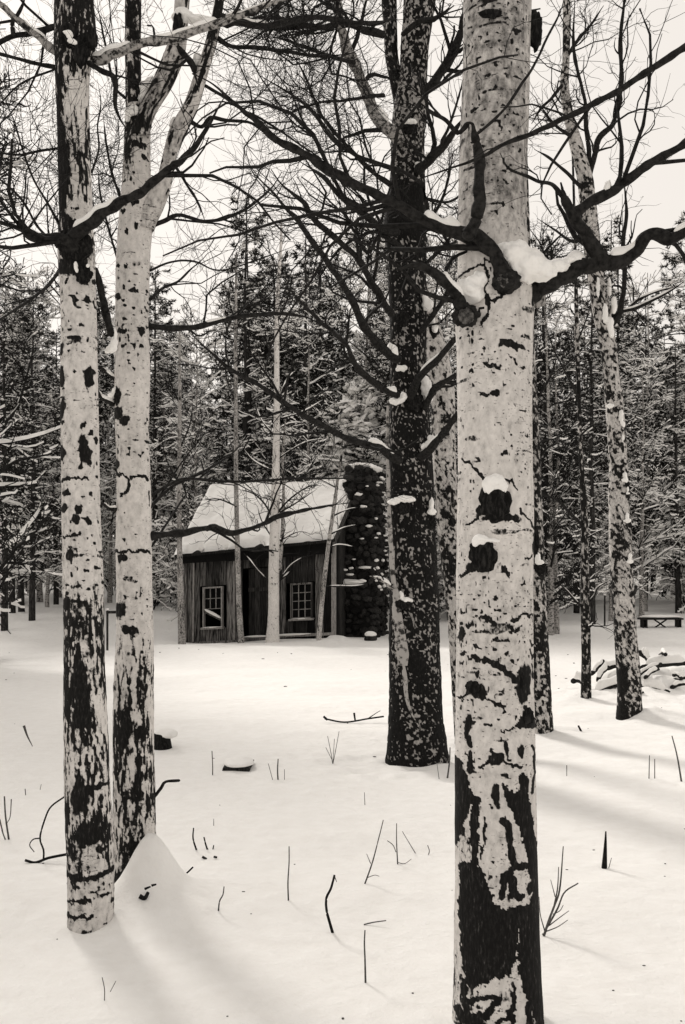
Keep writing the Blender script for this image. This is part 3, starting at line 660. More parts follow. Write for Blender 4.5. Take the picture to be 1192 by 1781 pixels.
snow_pad(t2, [(252, 160, 9, 18), (262, 148, 12, 14), (246, 172, 7, 8)], Y2_, 11); snow_pad(t2, [(231, 192, 10, 9), (222, 200, 5, 12)], f_, 12); snow_pad(t2, [(318, 28, 18, 14), (338, 34, 20, 7), (360, 36, 20, 5)], Y2_ - 0.05, 13)
snow_pad(t2, [(344, 104, 8, 12), (338, 110, 7, 6)], Y2_, 14); snow_pad(t2, [(308, 212, 12, 8), (302, 220, 7, 8)], Y2_, 15)
branch(t2, [(206, 706), (192, 700), (176, 690), (168, 676)], 9, 6, Y2_, 4.8, tw=None, seed=96, snow=[(0.05, 0.95, 1.3)]); branch(t2, [(204, 664), (190, 650), (174, 638)], 7, 5, Y2_, 4.9, tw=None, seed=97, snow=[(0.05, 0.95, 1.3)])
snow_pad(t2, [(196, 688, 9, 5), (202, 680, 6, 7), (208, 673, 6, 6)], Y2_ - 0.04, 16); branch(t2, [(206, 886), (190, 884), (178, 876)], 8, 6, Y2_, 4.8, tw=None, seed=98, snow=[(0.05, 0.95, 1.2)])
knot(t2, 207, 690, 8, 16, f_ + 0.02, 31); knot(t2, 310, 45, 9, 22, Y2_ - 0.1, 32)
branch(t2, [(300, 75), (318, 92), (334, 112), (340, 130), (345, 150)], 14, 8, Y2_ - 0.06, Y2_ - 0.06, tw=(6, 0.2, 0.5), lev=2, seed=59)
branch(t2, [(260, 569), (296, 571), (342, 569), (393, 555), (435, 548), (481, 546), (530, 551), (570, 572)], 12, 5, Y2_, 5.4, tw=(4.5, 0.25, 0.7), lev=3, seed=60, snow=[(0.3, 0.45, 0.8)])
branch(t2, [(262, 932), (310, 927), (365, 918), (401, 927), (430, 921), (465, 907), (484, 898), (530, 887), (575, 879), (612, 874)], 16, 5, Y2_, 5.6, tw=(2.6, 0.2, 0.6), lev=3, seed=61, bump_=0.22)
branch(t2, [(360, 920), (372, 913), (382, 917)], 8, 5, 5.05, 5.0, tw=None, seed=62)
branch(t2, [(258, 866), (296, 842), (326, 832), (400, 838), (470, 835), (540, 832), (610, 832), (660, 830)], 6, 3, Y2_, 6.0, tw=(5, 0.25, 0.8), lev=3, seed=63)
branch(t2, [(262, 882), (300, 846), (352, 822), (402, 790), (430, 760)], 7, 3, Y2_, 5.6, tw=(6, 0.3, 0.9), lev=3, seed=64)
branch(t2, [(264, 950), (290, 910), (310, 880), (330, 850)], 5, 3, Y2_, 5.4, tw=(6, 0.2, 0.6), lev=2, seed=65)
branch(t2, [(262, 520), (285, 500), (310, 490), (330, 470), (350, 455)], 6, 3, Y2_, 5.4, tw=(7, 0.25, 0.8), lev=3, seed=66)
branch(t2, [(262, 470), (300, 455), (340, 455), (380, 470), (440, 455), (520, 425)], 4, 2, Y2_, 5.2, tw=(6, 0.25, 0.8), lev=3, seed=67)
branch(t2, [(256, 396), (285, 385), (310, 375), (350, 384), (390, 380), (430, 362), (470, 330), (490, 300)], 8, 5, Y2_, 5.0, tw=(5, 0.25, 0.8), lev=3, seed=68)
branch(t2, [(294, 272), (305, 288), (325, 320), (345, 352), (356, 382)], 6, 4, Y2_, 5.0, tw=(5, 0.2, 0.6), lev=2, seed=69)
branch(t2, [(332, 212), (352, 220), (368, 205), (400, 210), (440, 215), (480, 250)], 8, 4, Y2_, 4.8, tw=(6, 0.25, 0.8), lev=3, seed=70)
branch(t2, [(358, 150), (385, 165), (420, 190), (460, 210), (520, 250), (580, 290)], 6, 3, Y2_, 4.9, tw=(6, 0.3, 0.9), lev=3, seed=71)
branch(t2, [(372, 60), (400, 80), (440, 82), (500, 90), (560, 98), (620, 92)], 9, 4, Y2_, 5.0, tw=(7, 0.3, 0.9), lev=3, seed=72)
branch(t2, [(380, 30), (430, 40), (480, 44), (550, 30), (620, 40), (690, 34)], 14, 8, Y2_, 5.6, tw=(8, 0.3, 0.8), lev=3, seed=73, snow=[(0.05, 0.3, 0.8)])
branch(t2, [(218, 170), (200, 150), (190, 110), (180, 60), (170, 10)], 5, 3, Y2_, 5.2, tw=(6, 0.3, 0.9), lev=3, seed=74)
branch(t2, [(212, 350), (195, 300), (185, 250), (180, 200)], 6, 3, Y2_, 5.2, tw=(9, 0.3, 0.8), lev=3, seed=75)
branch(t2, [(205, 450), (190, 400), (175, 340), (170, 290)], 5, 3, Y2_, 5.4, tw=(9, 0.3, 0.8), lev=3, seed=76)
branch(t2, [(266, 1390), (280, 1372), (288, 1360), (312, 1357)], 6, 5, Y2_, 5.0, tw=None, seed=77)
for k in range(5):
    y0 = -80 - 140 * k; s_ = 1 if k % 2 else -1
    branch(t2, [(330 + 22 * k, y0), (330 + 22 * k + s_ * 110, y0 - 80), (330 + 22 * k + s_ * 200, y0 - 260)], 16, 5, Y2_, Y2_ + rg.uniform(-0.8, 0.8), tw=(4, 0.3, 0.9), lev=2, seed=80 + k)

# ------------------------------------------------------------------ the dark furrowed tree
Y3_ = 8.66
t3 = thing('cottonwood_tree', 'dark furrowed tree with wide spreading limbs standing before the stone chimney', 'tree')
p3 = [(-900, 716, 744), (-400, 712, 752), (0, 704, 758), (74, 698, 746), (130, 696, 742), (185, 686, 745), (240, 681, 737), (300, 682, 738), (350, 674, 739), (400, 668, 740), (450, 675, 740), (550, 679, 741), (650, 680, 740), (750, 679, 748), (850, 677, 753), (900, 678, 755), (1000, 679, 761),
      (1100, 679, 763), (1200, 679, 766), (1270, 678, 771), (1300, 676, 776), (1330, 673, 782), (1365, 668, 790)]
f3 = [('p', [(660, 330), (735, 330), (735, 420), (660, 420)])]
trunk('trunk', t3, p3, Y3_, 120, 2.4, mat=BARKD, style=furrow_dark, rough=lambda y: sstep(120, 420, y), feats=f3, seed=51, relief=0.09, side_tone=0.0, wob=0.02)
trunk('stem', t3, [(-700, 640, 654), (-300, 652, 672), (0, 664, 690), (100, 670, 692), (170, 684, 708), (230, 690, 715)], Y3_ + 0.05, 44, 4, mat=BARKD, style=furrow_dark, rough=lambda y: 1 + 0 * y, seed=52, relief=0.06)
B = lambda pts, w0, w1, ya, yb, s, **k: branch(t3, pts, w0, w1, ya, yb, seed=200 + s, **{**dict(tw=(4.0, 0.3, 1.0), lev=3), **k})
B([(692, 240), (672, 225), (653, 199), (635, 159), (620, 118), (601, 70), (590, 20), (585, -40)], 24, 16, 8.5, 7.9, 1, mat=LIMBP, snow=[(0.08, 0.2, 1.2)], tw=(3.5, 0.3, 1.1))
B([(722, 172), (754, 144), (779, 107), (800, 60), (812, 0)], 20, 12, 8.6, 8.2, 2)
B([(728, 298), (764, 262), (790, 228), (806, 205)], 19, 10, 8.5, 8.0, 3, snow=[(0.05, 0.3, 1.0)])
B([(690, 404), (672, 402), (635, 373), (609, 358), (579, 328), (561, 306), (520, 280)], 14, 6, 8.4, 7.4, 4)
B([(680, 545), (665, 523), (633, 468), (615, 440), (579, 410), (546, 380), (528, 351), (491, 321), (472, 295)], 15, 6, 8.4, 7.0, 5, snow=[(0.03, 0.12, 0.8)])
B([(690, 625), (674, 615), (638, 574), (615, 528), (587, 481), (555, 435), (522, 389), (498, 362), (476, 336), (440, 300)], 17, 6, 8.4, 7.0, 6, snow=[(0.0, 0.06, 1.8)])
B([(690, 688), (675, 682), (642, 659), (615, 629), (601, 597), (578, 576), (550, 552), (520, 520), (500, 500)], 13, 5, 8.4, 7.0, 7, snow=[(0.0, 0.08, 1.5)])
B([(694, 800), (684, 795), (656, 777), (605, 763), (545, 731), (499, 703), (453, 671), (402, 643), (365, 611), (338, 585), (325, 560)], 15, 5, 8.4, 6.6, 8, tw=(3, 0.25, 0.8), snow=[(0.02, 0.14, 1.0)])
B([(714, 692), (720, 672), (732, 655), (762, 625), (790, 592), (815, 560)], 17, 9, 8.45, 7.9, 9, tw=(2, 0.2, 0.7), snow=[(0.25, 0.6, 1.0)])
B([(740, 708), (746, 692), (760, 672), (798, 650), (830, 630)], 13, 7, 8.5, 8.2, 10, tw=(2, 0.2, 0.6))
B([(732, 796), (745, 785), (771, 754), (799, 717), (820, 690)], 16, 9, 8.5, 8.0, 11, tw=(2, 0.2, 0.6), snow=[(0.1, 0.4, 0.9)])
B([(734, 575), (750, 552), (776, 514), (800, 480)], 11, 6, 8.5, 8.2, 12, tw=(3, 0.2, 0.6))
B([(738, 345), (775, 352), (800, 340), (830, 300)], 6, 3, 8.5, 8.4, 13, tw=(6, 0.2, 0.7))
B([(700, 300), (660, 285), (620, 270), (580, 240), (540, 190), (500, 160), (450, 130)], 9, 4, 8.4, 7.4, 14, tw=(5, 0.3, 1.1))
B([(690, 330), (650, 300), (600, 250), (560, 200), (530, 130), (500, 80)], 9, 4, 8.4, 8.0, 15, tw=(5, 0.3, 1.1))
B([(668, 165), (640, 168), (600, 175), (560, 178), (520, 190), (490, 205)], 7, 3, 8.4, 7.6, 16, tw=(6, 0.3, 1.0))
B([(615, 108), (580, 100), (540, 85), (500, 70), (460, 62)], 9, 4, 8.0, 7.2, 17, tw=(6, 0.3, 1.0))
B([(668, 60), (640, 55), (600, 40), (560, 48), (520, 40), (470, 30), (420, 34)], 14, 6, 8.4, 7.2, 18, tw=(7, 0.3, 1.0))
B([(700, 60), (730, 38), (760, 30), (790, 10)], 10, 6, 8.4, 8.0, 19, tw=(6, 0.3, 0.9))
B([(700, 430), (660, 410), (640, 440), (615, 400), (590, 360)], 9, 4, 8.4, 8.0, 20, tw=(5, 0.25, 0.9))
B([(740, 460), (770, 430), (790, 400), (800, 380)], 8, 4, 8.6, 8.4, 21, tw=(6, 0.2, 0.7))
for k in range(6):
    y0 = -60 - 120 * k; s_ = 1 if k % 2 else -1
    B([(728, y0), (728 + s_ * 90, y0 - 60), (728 + s_ * 200, y0 - 190), (728 + s_ * 260, y0 - 330)], 18 - 2 * k, 5, Y3_, Y3_ + rg.uniform(-1.6, 1.2), 30 + k, tw=(3.5, 0.4, 1.2))
f_ = Y3_ - 0.22
knot(t3, 700, 881, 15, 14, f_, 41); knot(t3, 748, 908, 11, 10, f_ + 0.1, 42); knot(t3, 701, 553, 11, 14, f_ + 0.03, 43); knot(t3, 696, 650, 9, 9, f_, 44); knot(t3, 722, 700, 12, 14, f_ + 0.02, 45); knot(t3, 712, 222, 14, 12, f_ + 0.08, 46); knot(t3, 755, 575, 7, 12, f_ + 0.15, 47); knot(t3, 702, 1050, 14, 10, f_, 48)
snow_pad(t3, [(702, 868, 17, 6), (686, 873, 12, 5), (712, 869, 10, 5)], f_ - 0.03, 21); snow_pad(t3, [(751, 878, 4, 13), (751, 890, 8, 6)], f_ + 0.05, 22); snow_pad(t3, [(698, 641, 10, 6)], f_ - 0.02, 23)
snow_pad(t3, [(690, 698, 12, 7), (702, 690, 6, 8)], f_, 24); snow_pad(t3, [(741, 676, 10, 20), (734, 655, 6, 14), (748, 690, 6, 10)], f_ + 0.12, 25); snow_pad(t3, [(742, 778, 11, 9), (750, 768, 7, 12)], f_ + 0.05, 26)
snow_pad(t3, [(744, 530, 10, 10), (740, 518, 5, 14)], f_ + 0.1, 27); snow_pad(t3, [(757, 572, 6, 7), (753, 560, 4, 10)], f_ + 0.12, 28); snow_pad(t3, [(713, 213, 13, 5)], f_ + 0.06, 29); snow_pad(t3, [(730, 290, 12, 8)], f_ + 0.1, 30); snow_pad(t3, [(708, 1044, 10, 5), (698, 1036, 5, 8)], f_, 31)
# pale strip of exposed wood running down the bark, and the dead leader it hangs from
for pts, ws in (([(686, 1020), (690, 1060), (696, 1110), (703, 1158)], (14, 24)), ([(702, 1155), (705, 1185), (708, 1215), (716, 1240), (728, 1262), (737, 1278)], (9, 4))):
    L = smooth_line(pts, 30); wv = np.interp(np.linspace(0, 1, 30), [0, 0.15, 0.85, 1], [ws[0] * 0.5, ws[0], ws[1], ws[1] * 0.5])
    Pq = []
    for (a, b_), ww in zip(L, wv):
        for e in (-1, -0.4, 0.4, 1):
            dx = (a + e * ww / 2) - 722; rt = 42.0
            yy = Y3_ - math.sqrt(max(0.05, 1 - min(0.97, (dx / rt) ** 2))) * rt * 1.02 / F_PX * Y3_ - 0.02 * (1 - abs(e)) - 0.012
            Pq.append(P3(a + e * ww / 2, b_, yy))
    ii = (np.arange(29) * 4)[:, None] + np.arange(3)[None]
    add('bark_scar', mesh_data('bark_scar', np.array(Pq), np.stack([ii, ii + 4, ii + 5, ii + 1], -1).reshape(-1, 4), FASPEN), t3)['label'] = 'pale strip of exposed wood'
branch(t3, [(690, 1040), (684, 1000), (680, 940), (677, 880), (675, 820), (673, 770), (676, 700)], 10, 5, f_ - 0.02, f_ + 0.1, mat=FASPEN, tw=None, seed=90, name='dead_stem')
branch(t3, [(686, 1028), (672, 1014), (658, 1006), (644, 1002)], 8, 5, f_ - 0.02, f_ - 0.1, mat=LIMBP, tw=(3, 0.1, 0.3), lev=1, snow=[(0.1, 0.95, 1.4)], seed=91)

# ------------------------------------------------------------------ other trunks
t5 = thing('aspen_tree', 'leaning mottled aspen with a column of small snow caps beside the log heap', 'tree')
Y5 = 10.75
p5 = [(-500, 960, 968), (-200, 972, 982), (0, 979, 993), (50, 979, 993), (100, 979, 991), (150, 973, 989), (200, 980, 998), (250, 990, 1014), (310, 1005, 1032), (400, 1012, 1042), (480, 1022, 1050), (550, 1032, 1064), (600, 1044, 1072), (650, 1050, 1077), (700, 1053, 1084), (800, 1060, 1092), (850, 1059, 1094),
      (900, 1059, 1096), (950, 1060, 1099), (1000, 1062, 1101), (1050, 1066, 1104), (1100, 1069, 1107), (1150, 1072, 1112), (1200, 1075, 1115), (1240, 1073, 1117), (1290, 1070, 1122)]
trunk('trunk', t5, p5, Y5, 64, 3.2, seed=61, style=speckle_dark, rough=lambda y: 0.42 + 0.40 * sstep(1050, 1200, y), tone=lambda y: 0.17 + 0 * y, feats=[('e', 1088, 1245, 30, 14, 0, 0.9), ('e', 1080, 1180, 8, 30, 0)], relief=0.05)
f_ = Y5 - 0.08
B5 = lambda pts, w0, w1, s, **k: branch(t5, pts, w0, w1, Y5, k.pop('y', Y5 - 0.4), seed=300 + s, **{**dict(tw=(4, 0.3, 1.0), lev=3), **k})
B5([(1024, 304), (1034, 270), (1044, 240), (1066, 216), (1074, 180), (1081, 138), (1079, 69), (1084, 17), (1095, -50)], 11, 6, 1)
B5([(1026, 300), (1024, 260), (1020, 220), (1018, 173), (1003, 118), (998, 69), (1000, 0)], 9, 5, 2)
B5([(984, 140), (960, 170), (940, 190), (925, 215)], 7, 4, 3); B5([(986, 100), (1005, 70), (1030, 40), (1050, 10)], 7, 4, 4)
B5([(1000, 240), (975, 225), (955, 205), (938, 180)], 7, 4, 5); B5([(1016, 330), (985, 300), (955, 275), (930, 260)], 7, 4, 6); B5([(1036, 400), (1000, 420), (965, 400), (935, 380)], 7, 3, 7, y=11.5)
B5([(1066, 565), (1078, 545), (1084, 510), (1086, 470), (1084, 420), (1090, 370), (1084, 300)], 11, 5, 8)
B5([(1066, 548), (1084, 541), (1110, 534), (1140, 520), (1165, 507), (1190, 490)], 8, 4, 9, snow=[(0.05, 0.98, 1.6)], tw=(4, 0.2, 0.6)); B5([(1090, 540), (1110, 522), (1140, 508), (1178, 498)], 6, 3, 10, snow=[(0.05, 0.98, 1.6)], tw=(4, 0.2, 0.6))
B5([(1095, 1040), (1104, 1030), (1106, 1020)], 8, 6, 11, tw=None)
snow_pad(t5, [(1052, 545, 5, 18), (1061, 565, 6, 16), (1064, 580, 5, 9), (1040, 500, 3, 18), (1068, 530, 5, 16), (1060, 500, 3, 18)], f_, 41)
snow_pad(t5, [(1080, 725, 4, 14), (1084, 738, 4, 6)], f_, 42); snow_pad(t5, [(1083, 762, 3, 8)], f_, 43)
for k, (a, b_, s_) in enumerate([(1087, 834, 9), (1092, 857, 5), (1091, 905, 9), (1095, 975, 9)]):
    knot(t5, a, b_ + 8, s_ * 0.9, s_ * 0.7, f_, 60 + k); snow_pad(t5, [(a, b_ - 6, s_ * 0.45, s_ * 0.9), (a, b_ + 1, s_ * 0.8, s_ * 0.45)], f_ - 0.02, 44 + k, sub=2)
snow_pad(t5, [(1062, 706, 7, 4)], f_, 48)

t6 = thing('aspen_tree', 'slender dark aspen with low snowy side twigs next to the log heap', 'tree')
Y6 = 12.2
trunk('trunk', t6, [(200, 993, 996), (420, 998, 1003), (600, 1000, 1008), (700, 1004, 1011), (800, 1007, 1015), (900, 1011, 1023), (1000, 1010, 1025), (1080, 1011, 1027), (1150, 1012, 1028), (1228, 1010, 1029), (1270, 1009, 1030)], Y6, 40, 4, seed=71, style=speckle_dark, rough=lambda y: 0.75 + 0 * y, tone=lambda y: 0.20 + 0 * y, relief=0.05)
for k, (pts, a, b_) in enumerate([([(1014, 1056), (1000, 1044), (986, 1028), (972, 1014)], 5, 3), ([(1022, 1050), (1034, 1036), (1040, 1022), (1060, 1010)], 5, 3), ([(1012, 912), (990, 890), (970, 870), (935, 858)], 6, 3), ([(1024, 1092), (1030, 1086), (1033, 1082)], 6, 4),
                                  ([(1008, 760), (1030, 740), (1050, 735)], 4, 2), ([(1005, 690), (985, 650), (960, 600), (948, 560)], 4, 2), ([(1003, 600), (1018, 560), (1030, 520)], 4, 2), ([(1014, 940), (1040, 925), (1060, 918)], 4, 2)]):
    branch(t6, pts, a, b_, Y6, Y6 - 0.3, tw=(4, 0.2, 0.7), lev=2, seed=320 + k, snow=[(0.1, 0.9, 1.0)] if k in (0, 1, 3, 7) else None, sides=6)

t7 = thing('aspen_tree', 'dark speckled trunk showing from behind the thick pale aspen', 'tree')
trunk('trunk', t7, [(-300, 884, 904), (300, 892, 918), (600, 900, 930), (800, 906, 940), (900, 910, 944), (1000, 912, 949), (1100, 916, 953), (1200, 920, 958), (1280, 924, 963), (1330, 922, 966)], 9.7, 60, 3.4, seed=81, style=speckle_dark, rough=lambda y: 0.65 + 0.2 * sstep(1000, 1200, y), tone=lambda y: 0.20 + 0 * y, relief=0.06)
knot(t7, 940, 988, 10, 10, 9.6, 71); snow_pad(t7, [(936, 970, 5, 9), (939, 978, 8, 4)], 9.55, 51)
for k, pts in enumerate([[(938, 940), (960, 930), (975, 915)], [(935, 800), (952, 780), (972, 768)], [(930, 700), (955, 660), (970, 620)], [(925, 560), (950, 500), (960, 440), (950, 400)], [(920, 470), (955, 430), (985, 400)]]):
    branch(t7, pts, 6, 3, 9.7, 9.6, tw=(6, 0.3, 0.9), lev=3, seed=340 + k, sides=6)

t8 = thing('aspen_tree', 'grey speckled aspen leaning behind the thick pale trunk and the dark furrowed tree', 'tree')
trunk('trunk', t8, [(-300, 700, 712), (0, 702, 716), (300, 702, 722), (450, 706, 732), (520, 720, 750), (600, 740, 776), (670, 749, 791), (800, 753, 793), (900, 758, 798), (1000, 770, 808), (1100, 780, 818), (1180, 785, 824), (1300, 792, 832), (1420, 796, 840)], 9.4, 70, 3.0, seed=91, style=speckle_dark, rough=lambda y: 0.25 + 0.25 * sstep(850, 1000, y), tone=lambda y: 0.16 + 0 * y, relief=0.03)
knot(t8, 787, 909, 7, 7, 9.28, 72)
for k, pts in enumerate([[(745, 560), (770, 520), (785, 480)], [(712, 420), (750, 380), (775, 330), (790, 260)]]):
    branch(t8, pts, 7, 4, 9.4, 9.3, tw=(6, 0.3, 0.9), lev=3, seed=350 + k, sides=6)

# a tree standing past the right edge sends one long limb across the pale trunk
t9 = thing('aspen_tree', 'bare tree whose one long thin limb crosses in front of the thick pale trunk', 'tree')
trunk('trunk', t9, [(-1400, 1640, 1680), (-600, 1625, 1700), (0, 1615, 1712), (900, 1608, 1722), (2080, 1600, 1740)], 2.75, 60, 8, seed=95, relief=0.02)
branch(t9, [(1660, -210), (1560, -150), (1420, -60), (1300, 20), (1192, 82), (1130, 122), (1080, 155), (1040, 176), (988, 203), (930, 231), (880, 250), (830, 276), (775, 296), (728, 312), (700, 330)], 20, 8, 2.75, 3.15, tw=(2.6, 0.2, 0.6), lev=2, seed=360, up=0.06)
for k in range(4):
    y0 = -500 - 200 * k; s_ = 1 if k % 2 else -1
    branch(t9, [(1660, y0), (1660 + s_ * 200, y0 - 150), (1660 + s_ * 360, y0 - 400)], 30, 8, 2.75, 2.75 + rg.uniform(-0.6, 0.6), tw=(3, 0.3, 0.8), lev=2, seed=370 + k)

# trees rooted before the cabin
def slim(label, prof, seed, brs, rough=0.15, tone=0.0, y=None, mat=None, group=None):
    base = max(prof)[0]; pb = [p for p in prof if p[0] == base][0]
    gp = ground_hit((pb[1] + pb[2]) / 2, base); Yb = y or gp[1]
    t = thing('aspen_tree', label, 'tree', group=group)
    pr = prof + [(base + 18, pb[1] - 1, pb[2] + 1)]
    trunk('trunk', t, pr, Yb, 36, 3.5, seed=seed, rough=lambda q: rough + 0 * q, tone=lambda q: tone + 0 * q, mat=mat, relief=0.03)
    for k, (pts, a, b_, sn) in enumerate(brs):
        branch(t, pts, a, b_, Yb, Yb - 0.5 + 1.0 * ((k * 0.37) % 1), tw=(3, 0.3, 1.0), lev=2, seed=seed * 10 + k, snow=[(0.05, 0.95, 1.3)] if sn else None, sides=6, twmat=TWIG)
    return t, Yb
slim('thin grey aspen growing against the cabin corner away from the chimney', [(560, 311, 314), (700, 310, 316), (850, 308, 316), (950, 308, 317), (1050, 309, 321), (1121, 310, 324)], 101,
     [([(311, 840), (290, 800), (280, 760)], 3, 2, 0), ([(313, 780), (330, 740), (336, 700)], 3, 2, 0), ([(312, 700), (295, 660), (290, 620)], 3, 2, 0)], tone=0.30, rough=0.45, y=24.9)
slim('thin straight aspen between the two cabin windows, nearest the small window', [(440, 410, 413), (600, 407, 413), (850, 407, 415), (900, 408, 416), (960, 409, 418), (1040, 411, 420), (1110, 414, 425)], 102,
     [([(411, 940), (395, 925), (372, 930), (355, 945)], 3, 1.6, 0), ([(411, 880), (380, 868), (350, 870)], 3, 1.6, 0), ([(410, 700), (395, 660), (390, 620)], 3, 2, 0), ([(411, 640), (430, 600), (436, 560)], 3, 2, 0), ([(410, 560), (398, 520), (402, 480)], 3, 2, 0), ([(409, 800), (430, 770), (445, 735)], 3, 2, 0)], tone=0.28, rough=0.35, y=24.6)
a3, ya3 = slim('white barked twin stemmed aspen before the cabin door with snowy low branches', [(372, 489, 491), (420, 487, 492), (500, 480, 487), (600, 477, 486), (700, 477, 487), (800, 474, 487), (900, 470, 487), (1000, 467, 486), (1060, 467, 486), (1100, 464, 486), (1117, 461, 487)], 103,
     [([(487, 1007), (505, 985), (516, 976), (530, 967)], 4, 2, 1), ([(467, 1010), (450, 994), (436, 975), (424, 962)], 4, 2, 1), ([(487, 1010), (498, 1000), (506, 992)], 3, 2, 1),
      ([(478, 898), (500, 872), (530, 850), (560, 840)], 4, 2, 0), ([(474, 900), (460, 875), (440, 858), (410, 850)], 4, 2, 0), ([(480, 895), (510, 878), (545, 855), (552, 850)], 3, 2, 0), ([(470, 930), (455, 905), (448, 880)], 3, 1.5, 0),
      ([(488, 940), (520, 925), (545, 930)], 3, 1.5, 1), ([(482, 700), (500, 660), (520, 640)], 3, 2, 1), ([(480, 760), (455, 730), (440, 690)], 3, 2, 1), ([(482, 640), (465, 600), (460, 560)], 3, 2, 0), ([(483, 560), (500, 520), (512, 470)], 3, 2, 0), ([(486, 480), (470, 440), (462, 400)], 2.5, 1.5, 0),
      ([(489, 430), (500, 400), (510, 380)], 2, 1.2, 0), ([(482, 730), (530, 715), (570, 690)], 3, 2, 1), ([(480, 800), (530, 770), (580, 760)], 3.5, 2, 1), ([(476, 820), (440, 800), (420, 775)], 3.5, 2, 1)], tone=-0.05, rough=0.05)
branch(a3, [(485, 990), (490, 950), (492, 900), (494, 850), (492, 800), (496, 740), (500, 690)], 8, 3, ya3, ya3 + 0.3, mat=FASPEN, tw=(3, 0.3, 0.9), lev=2, seed=1099, name='stem', sides=8)
slim('thin leaning aspen propped at the cabin corner with snowy twigs towards the chimney', [(790, 593, 597), (835, 585, 590), (880, 578, 585), (940, 569, 576), (1010, 560, 568), (1060, 555, 563), (1114, 550, 559)], 104,
     [([(582, 896), (600, 888), (624, 882)], 3, 1.8, 1), ([(577, 928), (598, 918), (624, 912)], 3, 1.8, 1), ([(573, 952), (590, 948), (618, 951)], 3, 1.8, 1), ([(566, 1019), (590, 1019), (618, 1019), (640, 1015)], 3, 1.8, 1), ([(588, 850), (570, 840), (552, 832)], 2.5, 1.5, 0)], tone=0.26, rough=0.5)

# ------------------------------------------------------------------ the cabin
PHI = math.radians(16.7); W = 4.13
UD = np.array([math.cos(PHI), -math.sin(PHI)]); AD = np.array([math.sin(PHI), math.cos(PHI)])
RC = np.array([-0.255, 24.5]); LC = RC - W * UD
cab = thing('cabin', 'small weathered board cabin with a snow covered roof and a stone chimney', 'cabin', (LC[0], LC[1], 0), rz=-PHI)
crng = np.random.default_rng(3)
def sh(V, k=0.06):
    """the old frame has settled: every level drops a little towards the far corner"""
    V = np.array(V, float); V[:, 2] += k * (V[:, 0] - W); return V
def bevel_box(x0, x1, y0, y1, z0, z1, b=0.006):
    """box with chamfered vertical edges"""
    xs_ = [x0, x0 + b, x1 - b, x1]
    prof = [(x0 + b, y0), (x1 - b, y0), (x1, y0 + b), (x1, y1), (x0, y1), (x0, y0 + b)]
    V = [(x, y, z) for z in (z0, z1) for x, y in prof]
    n = len(prof)
    F = [[k, (k + 1) % n, n + (k + 1) % n, n + k] for k in range(n)]
    F += [[0, 5, 4, 1], [1, 4, 3, 2], [n, n + 1, n + 4, n + 5], [n + 1, n + 2, n + 3, n + 4]]
    return np.array(V), np.array(F)
def board(x0, x1, y0, y1, z0, z1, mat, name='board', parent=cab, k=0.06, wob=0.006):
    V, Fb = bevel_box(x0, x1, y0, y1, z0, z1)
    V = V + crng.normal(0, wob, 3) * [0.3, 1, 1]
    V[:, 0] += (V[:, 2] - z0) * crng.normal(0, 0.003)
    return add(name, mesh_data(name, sh(V, k), Fb, mat, smooth=False), parent)
YW = 0.30
opens = [(0.52, 1.10, 0.42, 1.52), (1.74, 2.40, -0.4, 1.92), (2.93, 3.54, 0.53, 1.47)]
x = 0.10; k = 0
while x < W - 0.12:
    wd = crng.uniform(0.15, 0.235); x1 = min(x + wd, W - 0.08)
    segs = [(-0.5, 2.52)]
    for (a, b_, z0, z1) in opens:
        if x1 > a + 0.03 and x < b_ - 0.03:
            segs = [s_ for (p, q) in segs for s_ in ((p, min(q, z0)), (max(p, z1), q)) if s_[1] - s_[0] > 0.03]
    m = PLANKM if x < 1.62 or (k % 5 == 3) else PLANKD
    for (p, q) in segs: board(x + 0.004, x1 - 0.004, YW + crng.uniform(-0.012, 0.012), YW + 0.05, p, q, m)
    if k % 2 == 0 and not any(x1 > a - 0.02 and x1 < b_ + 0.02 for (a, b_, _, _) in opens):
        board(x1 - 0.022, x1 + 0.022, YW - 0.035, YW - 0.010, 0.02, 2.2, TRIM if x < 1.6 else PLANKM, name='batten')
    x = x1; k += 1
for xx in (0.04, W - 0.06): board(xx - 0.05, xx + 0.05, YW - 0.045, YW + 0.06, -0.5, 2.5, TRIM if xx > 2 else PLANKM, name='corner_post')
board(0.05, 1.7, YW - 0.07, YW - 0.02, 0.0, 0.09, PLANKM, name='sill_beam'); board(2.42, W - 0.05, YW - 0.07, YW - 0.02, 0.10, 0.17, TRIM, name='sill_beam')
board(1.72, 2.42, YW - 0.16, YW + 0.1, 0.06, 0.16, PLANKM, name='door_step')
# end walls and back wall
yy = YW + 0.06; k = 0
while yy < 3.68:
    wd = crng.uniform(0.16, 0.24); y1 = min(yy + wd, 3.70)
    top = 2.5 + 1.40 * (1 - abs((yy + y1) / 2 - 2.0) / 2.0) - 0.12
    for ux in (W - 0.10, 0.04):
        V, Fb = box_vf(ux - 0.025, ux + 0.025 + crng.uniform(0, 0.012), yy + 0.004, y1 - 0.004, -0.5, top)
        add('board', mesh_data('board', sh(V, 0.05), Fb, PLANKD if k % 3 else PLANKM, smooth=False), cab)
    yy = y1; k += 1
board(0.05, W - 0.1, 3.66, 3.72, -0.5, 2.4, PLANKD, name='back_wall'); 
dr_ = add('door', None, cab)
for k in range(4): board(1.75 + 0.162 * k, 1.75 + 0.162 * k + 0.156, YW + 0.10, YW + 0.14, -0.3, 1.90, PLANKD, name='door_board', parent=dr_)
board(1.76, 2.38, YW + 0.07, YW + 0.099, 1.30, 1.40, PLANKD, name='door_rail', parent=dr_)
